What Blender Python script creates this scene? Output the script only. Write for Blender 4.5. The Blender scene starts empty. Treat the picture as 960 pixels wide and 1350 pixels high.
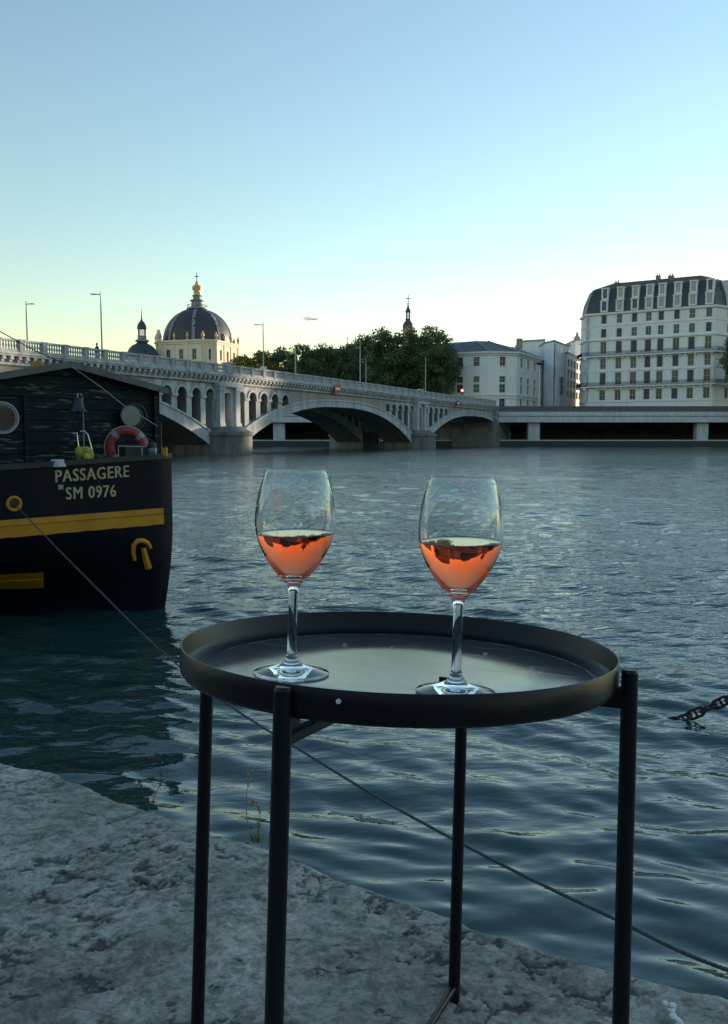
import bpy, math, random
import numpy as np
from mathutils import Vector, Matrix, Euler
R = math.radians
PI = math.pi
random.seed(7); rng = np.random.default_rng(11)
SC = bpy.context.scene
COL = SC.collection
H, F, HOR = 2.0, 1100.0, 577.0
PITCH = math.atan((675-HOR)/F)
cP, sP = math.cos(PITCH), math.sin(PITCH)
# ---------------------------------------------------------------- camera
cam = bpy.data.cameras.new('camera'); camo = bpy.data.objects.new('camera', cam); COL.objects.link(camo)
camo.location = (0, 0, H); camo.rotation_euler = (PI/2-PITCH, 0, 0)
cam.sensor_fit = 'VERTICAL'; cam.sensor_height = 36; cam.sensor_width = 36; cam.lens = 36*F/1350
cam.clip_start = 0.02; cam.clip_end = 9000
SC.camera = camo
# ---------------------------------------------------------------- sky, sun, exposure
SUN_AZ, SUN_EL = 48.0, 3.5
w = bpy.data.worlds.new('World'); SC.world = w; w.use_nodes = True
nt = w.node_tree; nt.nodes.clear()
sky = nt.nodes.new('ShaderNodeTexSky'); sky.sky_type = 'NISHITA'; sky.sun_disc = False
sky.sun_elevation = R(SUN_EL); sky.sun_rotation = R(SUN_AZ)
sky.air_density = 1.2; sky.dust_density = 0.0; sky.ozone_density = 1.95; sky.altitude = 100
bg = nt.nodes.new('ShaderNodeBackground'); bg.inputs[1].default_value = 0.15
wo = nt.nodes.new('ShaderNodeOutputWorld')
nt.links.new(sky.outputs[0], bg.inputs[0]); nt.links.new(bg.outputs[0], wo.inputs[0])
sl = bpy.data.lights.new('sun', 'SUN'); sl.energy = 2.0; sl.angle = R(0.5); sl.color = (1, .82, .6)
so = bpy.data.objects.new('sun', sl); COL.objects.link(so)
sd = Vector((math.sin(R(SUN_AZ))*math.cos(R(SUN_EL)), math.cos(R(SUN_AZ))*math.cos(R(SUN_EL)), math.sin(R(SUN_EL))))
so.rotation_euler = sd.to_track_quat('Z', 'Y').to_euler(); so.location = sd*50
SC.view_settings.view_transform = 'Standard'; SC.view_settings.look = 'None'
SC.view_settings.exposure = 1.85; SC.view_settings.gamma = 1.0; SC.view_settings.use_curve_mapping = False
SC.render.engine = 'CYCLES'
SC.cycles.max_bounces = 14; SC.cycles.transmission_bounces = 14; SC.cycles.glossy_bounces = 6
SC.cycles.diffuse_bounces = 3; SC.cycles.transparent_max_bounces = 12; SC.cycles.sample_clamp_indirect = 6

# ---------------------------------------------------------------- measuring helpers (how big and how far things are)
def ray(px, py):
    v = Vector((0, cP, -sP)) + Vector(((px-480)/F, 0, 0)) + Vector((0, sP, cP))*((675-py)/F)
    return v
def at(px, py, Y):
    r = ray(px, py); return Vector((0, 0, H)) + r*(Y/r.y)
def G(px, py, z):
    r = ray(px, py); return Vector((0, 0, H)) + r*((z-H)/r.z)
def zy(py, Y): return at(480, py, Y).z

# ---------------------------------------------------------------- noise for real relief
_P = rng.permutation(256); _P = np.concatenate([_P, _P]); _A = rng.uniform(0, 2*PI, 256); _GX, _GY = np.cos(_A), np.sin(_A)
def perlin(x, y):
    x = np.asarray(x, float); y = np.asarray(y, float)
    xi, yi = np.floor(x).astype(int), np.floor(y).astype(int); xf, yf = x-xi, y-yi
    u, v = xf*xf*xf*(xf*(xf*6-15)+10), yf*yf*yf*(yf*(yf*6-15)+10)
    def g(ix, iy, dx, dy):
        h = _P[(_P[ix & 255]+(iy & 255)) & 511] & 255
        return _GX[h]*dx+_GY[h]*dy
    a, b = g(xi, yi, xf, yf), g(xi+1, yi, xf-1, yf); c, d = g(xi, yi+1, xf, yf-1), g(xi+1, yi+1, xf-1, yf-1)
    return ((a*(1-u)+b*u)*(1-v)+(c*(1-u)+d*u)*v)*1.5
def fbm(x, y, o=5, g=.5):
    s = 0; a = 1
    for i in range(o):
        s = s+a*perlin(x+17.3*i, y-9.1*i); x = x*2.03; y = y*2.03; a *= g
    return s

# ---------------------------------------------------------------- mesh helpers
class MB:
    def __init__(s): s.v = []; s.f = []; s.m = []; s.cur = 0
    def add(s, vs, fs):
        b = len(s.v); s.v += [tuple(v) for v in vs]
        for f in fs: s.f.append(tuple(b+i for i in f)); s.m.append(s.cur)
    def quad(s, *p): s.add(p, [tuple(range(len(p)))])
    def box(s, c, size, M=None):
        x, y, z = [k/2 for k in size]; c = Vector(c)
        vs = [Vector((a*x, b*y, d*z)) for a in (-1, 1) for b in (-1, 1) for d in (-1, 1)]
        if M is not None: vs = [M @ v for v in vs]
        s.add([v+c for v in vs], [(0, 1, 3, 2), (4, 6, 7, 5), (0, 4, 5, 1), (2, 3, 7, 6), (0, 2, 6, 4), (1, 5, 7, 3)])
    def fbox(s, o, u, a, b, n0, n1, z0, z1):
        # box in a frame: o origin, u unit along, n = outward normal; a..b along u, n0..n1 outward
        n = Vector((u.y, -u.x, 0))
        P = lambda p, q, z: Vector((o.x, o.y, 0))+u*p+n*q+Vector((0, 0, z))
        vs = [P(p, q, z) for p in (a, b) for q in (n0, n1) for z in (z0, z1)]
        s.add(vs, [(0, 1, 3, 2), (4, 6, 7, 5), (0, 4, 5, 1), (2, 3, 7, 6), (0, 2, 6, 4), (1, 5, 7, 3)])
    def tube(s, pts, r, n=8, cap=True):
        pts = [Vector(p) for p in pts]; rs = r if isinstance(r, (list, tuple)) else [r]*len(pts)
        b = len(s.v); up = None
        for i, p in enumerate(pts):
            t = (pts[min(i+1, len(pts)-1)]-pts[max(i-1, 0)]).normalized()
            if up is None: up = t.orthogonal().normalized()
            up = (up-t*up.dot(t)).normalized(); q = t.cross(up)
            for k in range(n):
                a = 2*PI*k/n; s.v.append(tuple(p+(up*math.cos(a)+q*math.sin(a))*rs[i]))
        for i in range(len(pts)-1):
            for k in range(n):
                s.f.append((b+i*n+k, b+i*n+(k+1) % n, b+(i+1)*n+(k+1) % n, b+(i+1)*n+k)); s.m.append(s.cur)
        if cap:
            s.f.append(tuple(b+k for k in range(n))[::-1]); s.m.append(s.cur)
            e = b+(len(pts)-1)*n; s.f.append(tuple(e+k for k in range(n))); s.m.append(s.cur)
    def lathe(s, prof, n=32, c=(0, 0, 0), close=False):
        b = len(s.v); c = Vector(c); m = len(prof)
        for r, z in prof:
            for k in range(n):
                a = 2*PI*k/n; s.v.append((c.x+r*math.cos(a), c.y+r*math.sin(a), c.z+z))
        for i in range(m if close else m-1):
            j = (i+1) % m
            for k in range(n):
                s.f.append((b+i*n+k, b+i*n+(k+1) % n, b+j*n+(k+1) % n, b+j*n+k)); s.m.append(s.cur)
    def torus(s, c, R_, r, M=None, n=32, k=12, a0=0, a1=2*PI):
        M = M or Matrix.Identity(3); full = abs(a1-a0-2*PI) < 1e-6
        pts = [Vector(c)+M @ Vector((R_*math.cos(a0+(a1-a0)*i/n), R_*math.sin(a0+(a1-a0)*i/n), 0)) for i in range(n+(0 if full else 1))]
        if not full: s.tube(pts, r, k); return
        b = len(s.v); ax = M @ Vector((0, 0, 1))
        for i, p in enumerate(pts):
            d = (p-Vector(c)).normalized()
            for q in range(k):
                a = 2*PI*q/k; s.v.append(tuple(p+(d*math.cos(a)+ax*math.sin(a))*r))
        for i in range(n):
            j = (i+1) % n
            for q in range(k):
                s.f.append((b+i*k+q, b+i*k+(q+1) % k, b+j*k+(q+1) % k, b+j*k+q)); s.m.append(s.cur)
    def ball(s, c, r, sc=(1, 1, 1), n=10, m=6):
        c = Vector(c); b = len(s.v)
        for i in range(m+1):
            th = PI*i/m
            for k in range(n):
                a = 2*PI*k/n; s.v.append((c.x+r*sc[0]*math.sin(th)*math.cos(a), c.y+r*sc[1]*math.sin(th)*math.sin(a), c.z+r*sc[2]*math.cos(th)))
        for i in range(m):
            for k in range(n):
                s.f.append((b+i*n+k, b+(i+1)*n+k, b+(i+1)*n+(k+1) % n, b+i*n+(k+1) % n)); s.m.append(s.cur)
    def build(s, name, mats, parent=None, smooth=False, bevel=0, fix=True, origin=None):
        me = bpy.data.meshes.new(name)
        vs = s.v
        if origin is not None: vs = [(v[0]-origin[0], v[1]-origin[1], v[2]-origin[2]) for v in vs]
        me.from_pydata(vs, [], s.f); me.update()
        if not isinstance(mats, (list, tuple)): mats = [mats]
        for m in mats: me.materials.append(m)
        if len(mats) > 1: me.polygons.foreach_set('material_index', s.m)
        if fix:
            import bmesh
            bm = bmesh.new(); bm.from_mesh(me); bmesh.ops.remove_doubles(bm, verts=bm.verts, dist=1e-6)
            bmesh.ops.recalc_face_normals(bm, faces=bm.faces); bm.to_mesh(me); bm.free()
        if smooth:
            me.polygons.foreach_set('use_smooth', [True]*len(me.polygons))
            try: me.set_sharp_from_angle(angle=R(smooth if smooth is not True else 40))
            except Exception: pass
        o = bpy.data.objects.new(name, me); COL.objects.link(o)
        if origin is not None: o.location = origin
        if parent: o.parent = parent
        if bevel:
            md = o.modifiers.new('bevel', 'BEVEL'); md.width = bevel; md.segments = 2; md.limit_method = 'ANGLE'
        return o

def tag(o, label=None, cat=None, group=None, kind=None):
    if label: o['label'] = label
    if cat: o['category'] = cat
    if group: o['group'] = group
    if kind: o['kind'] = kind
    return o
def thing(name, loc, label, cat, group=None, rot=(0, 0, 0)):
    o = bpy.data.objects.new(name, None); COL.objects.link(o); o.location = loc; o.rotation_euler = rot
    o.empty_display_size = .1
    return tag(o, label, cat, group)
def copy_tree(o, parent=None):
    c = o.copy(); COL.objects.link(c); c.parent = parent
    for ch in o.children: copy_tree(ch, c)
    return c

# ---------------------------------------------------------------- materials
def mat(name, col, rough=.7, var=.25, scale=3., bump=0., bscale=None, metal=0., spec=.5, col2=None, stretch=(1, 1, 1), detail=6, rvar=0., coords='Object'):
    m = bpy.data.materials.new(name); m.use_nodes = True; n = m.node_tree.nodes; L = m.node_tree.links
    b = n['Principled BSDF']; b.inputs['Roughness'].default_value = rough; b.inputs['Metallic'].default_value = metal
    b.inputs['Specular IOR Level'].default_value = spec
    tc = n.new('ShaderNodeTexCoord'); mp = n.new('ShaderNodeMapping'); mp.inputs['Scale'].default_value = stretch
    L.new(tc.outputs[coords], mp.inputs[0])
    no = n.new('ShaderNodeTexNoise'); no.inputs['Scale'].default_value = scale; no.inputs['Detail'].default_value = detail; no.inputs['Roughness'].default_value = .62
    L.new(mp.outputs[0], no.inputs[0])
    cr = n.new('ShaderNodeValToRGB'); cr.color_ramp.elements[0].position = .3; cr.color_ramp.elements[1].position = .7
    c2 = col2 or tuple(min(1, c*(1+var)) for c in col); c1 = col if col2 else tuple(c*(1-var) for c in col)
    cr.color_ramp.elements[0].color = (*c1, 1); cr.color_ramp.elements[1].color = (*c2, 1)
    L.new(no.outputs[0], cr.inputs[0]); L.new(cr.outputs[0], b.inputs['Base Color'])
    if rvar:
        mr = n.new('ShaderNodeMapRange'); mr.inputs['From Min'].default_value = .3; mr.inputs['From Max'].default_value = .7
        mr.inputs['To Min'].default_value = rough-rvar; mr.inputs['To Max'].default_value = rough+rvar
        L.new(no.outputs[0], mr.inputs[0]); L.new(mr.outputs[0], b.inputs['Roughness'])
    if bump:
        n2 = n.new('ShaderNodeTexNoise'); n2.inputs['Scale'].default_value = bscale or scale*4; n2.inputs['Detail'].default_value = 5
        L.new(mp.outputs[0], n2.inputs[0])
        bp = n.new('ShaderNodeBump'); bp.inputs['Strength'].default_value = 1; bp.inputs['Distance'].default_value = bump
        L.new(n2.outputs[0], bp.inputs['Height']); L.new(bp.outputs[0], b.inputs['Normal'])
    return m
def stained(name, col, dark, sc=.25, amount=.5, bump=.02, rough=.85):
    """stone with broad weathering stains plus vertical streaks and fine grain"""
    m = mat(name, col, rough, .12, 2.2, bump, 9); n = m.node_tree.nodes; L = m.node_tree.links; b = n['Principled BSDF']
    src = b.inputs['Base Color'].links[0].from_socket
    tc = n.new('ShaderNodeTexCoord'); mp = n.new('ShaderNodeMapping'); mp.inputs['Scale'].default_value = (1, 1, .22)
    L.new(tc.outputs['Object'], mp.inputs[0]); no = n.new('ShaderNodeTexNoise'); no.inputs['Scale'].default_value = sc*4; no.inputs['Detail'].default_value = 8; no.inputs['Roughness'].default_value = .7
    L.new(mp.outputs[0], no.inputs[0]); mr = n.new('ShaderNodeMapRange'); mr.inputs['From Min'].default_value = .42; mr.inputs['From Max'].default_value = .72
    mr.inputs['To Max'].default_value = amount; L.new(no.outputs[0], mr.inputs[0])
    mx = n.new('ShaderNodeMix'); mx.data_type = 'RGBA'; L.new(mr.outputs[0], mx.inputs[0]); L.new(src, mx.inputs[6]); mx.inputs[7].default_value = (*dark, 1)
    L.new(mx.outputs[2], b.inputs['Base Color'])
    return m
M = {}
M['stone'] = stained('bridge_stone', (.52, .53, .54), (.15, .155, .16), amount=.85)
M['stone2'] = stained('bridge_stone_warm', (.38, .34, .30), (.14, .13, .12), amount=.7)
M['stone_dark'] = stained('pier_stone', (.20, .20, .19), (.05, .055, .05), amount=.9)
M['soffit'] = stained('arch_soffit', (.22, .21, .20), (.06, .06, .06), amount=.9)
M['concrete'] = stained('viaduct_concrete', (.52, .54, .56), (.26, .27, .28), amount=.6)
M['parapet'] = stained('parapet_rubble', (.13, .125, .13), (.06, .06, .06), 1.2, .9, .05)
M['facade'] = stained('facade_plaster', (.80, .80, .78), (.58, .57, .55), .12, .35, .005)
M['facade2'] = stained('facade_limestone', (.80, .80, .78), (.58, .57, .55), .1, .4, .005)
M['house_dark'] = stained('darkened_house_plaster', (.035, .04, .05), (.02, .02, .025), amount=.6)  # house walls darkened so their reflection in rim and hull stays dark
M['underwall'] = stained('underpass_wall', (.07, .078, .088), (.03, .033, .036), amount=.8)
M['cream'] = stained('cream_limestone', (.82, .70, .53), (.62, .5, .37), .2, .35, .01)
M['white'] = mat('white_wrap', (.74, .78, .88), .35, .12, .25, .05, .6)
M['trim'] = mat('pale_trim', (.72, .71, .69), .8, .1, 2)
M['slate'] = mat('slate_roof', (.045, .05, .062), .5, .35, 1.5, .02, 6, stretch=(1, 1, 3))
M['zinc'] = mat('zinc_rib', (.22, .23, .24), .5, .2, 2)
M['tile'] = mat('red_tile_roof', (.13, .06, .045), .8, .3, 2, .03, 6)
M['glassdark'] = mat('window_glass', (.035, .05, .07), .12, .3, .6, spec=.3)
M['shutter'] = mat('closed_shutter', (.085, .085, .10), .7, .2, 2)
M['frame'] = mat('window_frame_white', (.5, .5, .48), .6, .1, 2)
M['iron'] = mat('painted_iron', (.025, .027, .03), .5, .3, 5)
M['steel'] = mat('galvanised_pole', (.36, .38, .4), .45, .15, 4, metal=.4)
M['gold'] = mat('gilded_stone', (.66, .46, .22), .5, .2, 4, metal=.15)
M['domeslate'] = mat('dome_slate', (.055, .043, .052), .5, .35, 1.5, .02, 6, stretch=(1, 1, 3))
M['asphalt'] = mat('asphalt', (.05, .05, .052), .9, .3, 2, .01, 40)
M['bark'] = mat('bark', (.09, .075, .06), .9, .35, 3, .03, 12)
def leafmat(name, c):
    m = mat(name, c, .6, .45, .35, detail=3); b = m.node_tree.nodes['Principled BSDF']
    tr = m.node_tree.nodes.new('ShaderNodeBsdfTranslucent'); mx = m.node_tree.nodes.new('ShaderNodeMixShader'); mx.inputs[0].default_value = .3
    m.node_tree.links.new(b.inputs['Base Color'].links[0].from_socket, tr.inputs[0])
    m.node_tree.links.new(b.outputs[0], mx.inputs[1]); m.node_tree.links.new(tr.outputs[0], mx.inputs[2])
    m.node_tree.links.new(mx.outputs[0], m.node_tree.nodes['Material Output'].inputs[0]); return m
M['leaf'] = leafmat('plane_tree_leaf', (.10, .14, .055)); M['leaf_sunlit'] = leafmat('sunlit_yellow_leaf', (.24, .20, .035))  # second leaf colour has the warm sunlight of the left trees put in

# ================================================================ WATER
def water():
    m = bpy.data.materials.new('river_water'); m.use_nodes = True; n = m.node_tree.nodes; L = m.node_tree.links; b = n['Principled BSDF']
    b.inputs['Base Color'].default_value = (.011, .048, .046, 1); b.inputs['Roughness'].default_value = .02; b.inputs['IOR'].default_value = 1.6
    tc = n.new('ShaderNodeTexCoord'); hs = []
    for sc, st, dist, rot in ((4.5, (.8, 2.4, 1), .034, -.30), (1.9, (.8, 2.4, 1), .030, -.42), (13, (1, 2.0, 1), .0095, -.2)):
        mp = n.new('ShaderNodeMapping'); mp.inputs['Scale'].default_value = st; mp.inputs['Rotation'].default_value = (0, 0, rot)
        L.new(tc.outputs['Object'], mp.inputs[0]); no = n.new('ShaderNodeTexNoise'); no.inputs['Scale'].default_value = sc; no.inputs['Detail'].default_value = 2.5
        no.inputs['Distortion'].default_value = .4
        L.new(mp.outputs[0], no.inputs[0]); mu = n.new('ShaderNodeMath'); mu.operation = 'MULTIPLY'; mu.inputs[1].default_value = dist; L.new(no.outputs[0], mu.inputs[0]); hs.append(mu)
    # ripples fade in from a few metres out, where the river is open to the breeze, and come in gusts
    ad = n.new('ShaderNodeMath'); L.new(hs[0].outputs[0], ad.inputs[0]); L.new(hs[1].outputs[0], ad.inputs[1])
    ad2 = n.new('ShaderNodeMath'); L.new(ad.outputs[0], ad2.inputs[0]); L.new(hs[2].outputs[0], ad2.inputs[1])
    sp = n.new('ShaderNodeSeparateXYZ'); L.new(tc.outputs['Object'], sp.inputs[0])
    mr = n.new('ShaderNodeMapRange'); mr.inputs['From Min'].default_value = 3.5; mr.inputs['From Max'].default_value = 10; mr.inputs['To Min'].default_value = .10; mr.inputs['To Max'].default_value = 1
    L.new(sp.outputs[1], mr.inputs[0])
    gu = n.new('ShaderNodeTexNoise'); gu.inputs['Scale'].default_value = .09; gu.inputs['Detail'].default_value = 4; L.new(tc.outputs['Object'], gu.inputs[0])
    g2 = n.new('ShaderNodeMapRange'); g2.inputs['From Min'].default_value = .35; g2.inputs['From Max'].default_value = .65; g2.inputs['To Min'].default_value = .6; g2.inputs['To Max'].default_value = 1.1; L.new(gu.outputs[0], g2.inputs[0])
    mm = n.new('ShaderNodeMath'); mm.operation = 'MULTIPLY'; L.new(mr.outputs[0], mm.inputs[0]); L.new(g2.outputs[0], mm.inputs[1])
    mr4 = n.new('ShaderNodeMapRange'); mr4.inputs['From Min'].default_value = 30; mr4.inputs['From Max'].default_value = 150; mr4.inputs['To Min'].default_value = 1; mr4.inputs['To Max'].default_value = 1.5
    L.new(sp.outputs[1], mr4.inputs[0]); mm2 = n.new('ShaderNodeMath'); mm2.operation = 'MULTIPLY'; L.new(mm.outputs[0], mm2.inputs[0]); L.new(mr4.outputs[0], mm2.inputs[1]); mm = mm2
    m3 = n.new('ShaderNodeMath'); m3.operation = 'MULTIPLY'; L.new(ad2.outputs[0], m3.inputs[0]); L.new(mm.outputs[0], m3.inputs[1])
    bp = n.new('ShaderNodeBump'); bp.inputs['Strength'].default_value = 1; bp.inputs['Distance'].default_value = 1
    L.new(m3.outputs[0], bp.inputs['Height']); L.new(bp.outputs[0], b.inputs['Normal'])
    nr, nc = 1500, 1300
    r = np.exp(np.linspace(math.log(.7), math.log(330), nr)); a = np.linspace(R(-72), R(72), nc)
    rr, aa = np.meshgrid(r, a, indexing='ij'); X = rr*np.sin(aa); Y = rr*np.cos(aa)
    Z = np.zeros_like(X); dr = rr*(math.log(330/.7)/nr); rg = np.random.default_rng(5)
    wx = X+.25*perlin(X*.6, Y*.6); wy = Y+.25*perlin(X*.6+30, Y*.6)
    for i in range(100):
        lam = math.exp(rg.uniform(math.log(.13), math.log(1.5)))
        th = R(70)+rg.normal()*R(20)         # travel direction: crests run left to right, falling a little to the right
        k = 2*PI/lam; ph = rg.uniform(0, 2*PI)
        sl_ = .029*(lam/.5)**(.05 if lam < .5 else -.9)
        fade = np.clip((lam/dr-3)/4, 0, 1)
        Z += sl_/k*fade*np.sin(k*(wx*math.cos(th)+wy*math.sin(th))+ph)
    gust = .85+.35*fbm(X*.12, Y*.2, 3)
    near = np.clip((Y-1.5)/5, 0, 1)*.25+.9
    Z *= gust*near
    # sharpen the crests a little
    Z += .8*np.maximum(Z, 0)**2/.05*.12
    me = bpy.data.meshes.new('water'); nv = nr*nc
    co = np.stack([X, Y, Z], -1).reshape(-1).astype(np.float32)
    me.vertices.add(nv); me.vertices.foreach_set('co', co)
    i = np.arange((nr-1)*(nc-1)); ri, ci = i//(nc-1), i % (nc-1); v0 = ri*nc+ci
    idx = np.stack([v0, v0+nc, v0+nc+1, v0+1], -1).reshape(-1).astype(np.int32)
    me.loops.add(len(idx)); me.loops.foreach_set('vertex_index', idx)
    me.polygons.add(len(i)); me.polygons.foreach_set('loop_start', (np.arange(len(i))*4).astype(np.int32))
    me.polygons.foreach_set('loop_total', np.full(len(i), 4, np.int32))
    me.polygons.foreach_set('use_smooth', np.ones(len(i), bool)); me.update(calc_edges=True); me.materials.append(m)
    o = bpy.data.objects.new('water', me); COL.objects.link(o); tag(o, kind='structure')
    if me.polygons[0].normal.z < 0: me.flip_normals()
water()
mb = MB(); mb.quad((-2500, -2500, -.7), (2500, -2500, -.7), (2500, 3500, -.7), (-2500, 3500, -.7)); tag(mb.build('added_underplane', mat('added_underplane', (.012, .035, .038), .6, .2, .1)), kind='structure')  # added water-coloured sheet, keeps the brown lower sky out of reflections

# ================================================================ QUAY in the foreground
QZ = 1.262
def quay():
    m = bpy.data.materials.new('worn_quay_stone'); m.use_nodes = True; n = m.node_tree.nodes; L = m.node_tree.links; b = n['Principled BSDF']
    b.inputs['Roughness'].default_value = .88
    tc = n.new('ShaderNodeTexCoord')
    def noise(s, d, rg=.6, dist=0):
        k = n.new('ShaderNodeTexNoise'); k.inputs['Scale'].default_value = s; k.inputs['Detail'].default_value = d; k.inputs['Roughness'].default_value = rg; k.inputs['Distortion'].default_value = dist
        L.new(tc.outputs['Object'], k.inputs[0]); return k
    def ramp(src, p0, p1, c0, c1):
        r = n.new('ShaderNodeValToRGB'); r.color_ramp.elements[0].position = p0; r.color_ramp.elements[1].position = p1
        r.color_ramp.elements[0].color = (*c0, 1); r.color_ramp.elements[1].color = (*c1, 1); L.new(src.outputs[0], r.inputs[0]); return r
    r1 = ramp(noise(5, 9, .68), .36, .66, (.33, .30, .25), (.54, .495, .42))
    r2 = ramp(noise(38, 8, .74, .5), .40, .56, (.50,)*3, (1.08,)*3)
    mx = n.new('ShaderNodeMix'); mx.data_type = 'RGBA'; mx.blend_type = 'MULTIPLY'; mx.inputs[0].default_value = 1
    L.new(r1.outputs[0], mx.inputs[6]); L.new(r2.outputs[0], mx.inputs[7])
    r3 = ramp(noise(160, 3, .6), .3, .75, (.72,)*3, (1.2,)*3)
    m2 = n.new('ShaderNodeMix'); m2.data_type = 'RGBA'; m2.blend_type = 'MULTIPLY'; m2.inputs[0].default_value = 1
    L.new(mx.outputs[2], m2.inputs[6]); L.new(r3.outputs[0], m2.inputs[7])
    mps = n.new('ShaderNodeMapping'); mps.inputs['Scale'].default_value = (1, 2.1, 1); mps.inputs['Rotation'].default_value = (0, 0, .25); L.new(tc.outputs['Object'], mps.inputs[0])
    nk = noise(19, 9, .70, .3); L.new(mps.outputs[0], nk.inputs[0]); r4 = ramp(nk, .365, .395, (.25,)*3, (1,)*3)
    m4 = n.new('ShaderNodeMix'); m4.data_type = 'RGBA'; m4.blend_type = 'MULTIPLY'; m4.inputs[0].default_value = 1; L.new(m2.outputs[2], m4.inputs[6]); L.new(r4.outputs[0], m4.inputs[7]); m2 = m4
    r5 = ramp(noise(1.7, 5, .6, .4), .40, .60, (.66, .67, .68), (1.05,)*3)
    m5 = n.new('ShaderNodeMix'); m5.data_type = 'RGBA'; m5.blend_type = 'MULTIPLY'; m5.inputs[0].default_value = 1; L.new(m2.outputs[2], m5.inputs[6]); L.new(r5.outputs[0], m5.inputs[7]); m2 = m5
    at_ = n.new('ShaderNodeAttribute'); at_.attribute_name = 'dirt'
    m3 = n.new('ShaderNodeMix'); m3.data_type = 'RGBA'; L.new(at_.outputs['Fac'], m3.inputs[0]); L.new(m2.outputs[2], m3.inputs[6]); m3.inputs[7].default_value = (.035, .036, .034, 1)
    L.new(m3.outputs[2], b.inputs['Base Color'])
    bp = n.new('ShaderNodeBump'); bp.inputs['Distance'].default_value = .0009; bp.inputs['Strength'].default_value = 1; L.new(noise(95, 8, .7).outputs[0], bp.inputs['Height']); L.new(bp.outputs[0], b.inputs['Normal'])
    E_ = [(-900, 800), (-400, 905), (-150, 962), (0, 999), (60, 1013), (110, 1030), (160, 1055), (205, 1068), (240, 1080), (300, 1099), (370, 1127), (440, 1150), (500, 1171), (560, 1192), (640, 1222), (700, 1243), (800, 1270), (880, 1290), (960, 1311), (1200, 1378), (1700, 1500)]
    ep = [G(x, y, QZ) for x, y in E_]; ep = [(p.x, p.y) for p in ep][::-1]     # right to left
    ep = [(ep[0][0]+12, ep[0][1]-6.5)]+ep+[(ep[-1][0]-14, ep[-1][1]+8.4)]
    ep = np.array(ep); seg = np.r_[0, np.cumsum(np.hypot(*np.diff(ep, axis=0).T))]
    s_r, s_l = seg[2], seg[-4]
    U = np.r_[np.linspace(0, s_r, 40, endpoint=False), np.linspace(s_r, s_l, 820), np.linspace(s_l, seg[-1], 60)[1:]]
    ex, ey = np.interp(U, seg, ep[:, 0]), np.interp(U, seg, ep[:, 1])
    V = np.r_[-1.6, -1.0, -.5, -.3, -.2, -.14, np.linspace(-.1, 0, 22, endpoint=False), np.linspace(0, 1.55, 480), np.linspace(1.6, 14, 40)]
    d = np.array([-.51, -.86]); uu, vv = np.meshgrid(np.arange(len(U)), V, indexing='ij')
    inn = np.maximum(vv, 0); down = np.maximum(-vv, 0)
    X = ex[uu]+d[0]*inn; Y = ey[uu]+d[1]*inn; Z = QZ-down
    # rounded, nibbled edge
    rad = .020+.008*perlin(U*9, U*0+3)[uu]
    e = np.clip(1-inn/rad, 0, 1); Z -= np.where(vv >= 0, rad*(1-np.sqrt(np.clip(1-e*e, 0, 1))), rad)
    nib = (.014*fbm(U*4, U*0, 4)+.004*fbm(U*30, U*0+9, 3))[uu]*np.exp(-inn/.05)
    X += -d[0]*nib; Y += -d[1]*nib
    face = .02*fbm(U[uu]*5, vv*5, 4)*(vv < 0); X -= d[0]*face; Y -= d[1]*face
    x, y = X, Y
    wx = x+.05*fbm(x*7, y*7, 3); wy = y+.05*fbm(x*7+40, y*7, 3)
    rel = .006*fbm(x*1.7, y*1.7, 4)+.0011*fbm(x*11, y*11, 4, .5)+.00022*fbm(x*60, y*60, 3, .5)
    # flaked layers with broken lips, at two sizes
    for sc_, lv, am in ((4., 3, .0014), (9., 3, .0007)):
        wx2 = x+.012*fbm(x*14, y*14, 4, .55); wy2 = y+.012*fbm(x*14+40, y*14, 4, .55)
        t = fbm(wx2*sc_*.8, wy2*sc_*1.25+7, 5, .6)*lv; fr = t-np.floor(t); rel += am*(np.floor(t)+np.clip((fr-.94)/.06, 0, 1))
    # pits and cracks, grouped in patches
    wx3 = x+.014*fbm(x*22, y*22, 4, .6); wy3 = y+.014*fbm(x*22+40, y*22, 4, .6)
    patch = np.clip((fbm(x*2.6+11, y*2.6, 3)+.14)*4, 0, 1)
    crack = np.clip(1-np.abs(fbm(wx3*7+3, wy3*12, 3, .5))*20, 0, 1)*np.clip((fbm(x*8+5, y*8, 3)+.05)*10, 0, 1)*patch
    pit = np.clip((fbm(wx3*15, wy3*30+5, 5, .62)-.42)*22, 0, 1)*patch
    pit = np.clip(pit, 0, 1)
    rel -= .005*crack+.0032*pit
    # the joint where the left block meets the next, and the old iron groove
    def line(p, q, wdt, amp):
        p, q = np.array(p), np.array(q); t_ = q-p; ln = np.hypot(*t_); t_ = t_/ln
        along = (x-p[0])*t_[0]+(y-p[1])*t_[1]; off = (x-p[0])*-t_[1]+(y-p[1])*t_[0]+.012*fbm(x*12, y*12, 3)
        return np.clip(1-np.abs(off)/wdt, 0, 1)*((along > 0) & (along < ln))
    A, B = G(0, 1120, QZ), G(205, 1066, QZ); jt = line((A.x, A.y), (B.x, B.y), .008, 1)*np.clip(.6+fbm(x*10, y*10, 2), 0, 1)
    A, B = G(95, 1250, QZ), G(222, 1135, QZ); gr = line((A.x, A.y), (B.x, B.y), .011, 1)*np.clip(.55+1.3*np.sin((x*.6-y)*260)*.5, 0, 1)
    A, B = G(420, 1350, QZ), G(380, 1120, QZ)
    rel -= .006*jt+.006*gr
    Z += np.where(vv >= -.02, rel, 0)
    dirt = np.clip(crack*.95+pit*.8+jt*.5+gr*.6, 0, 1)
    me = bpy.data.meshes.new('quay'); nr, nc = X.shape; co = np.stack([X, Y, Z], -1).reshape(-1).astype(np.float32)
    me.vertices.add(nr*nc); me.vertices.foreach_set('co', co)
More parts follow.
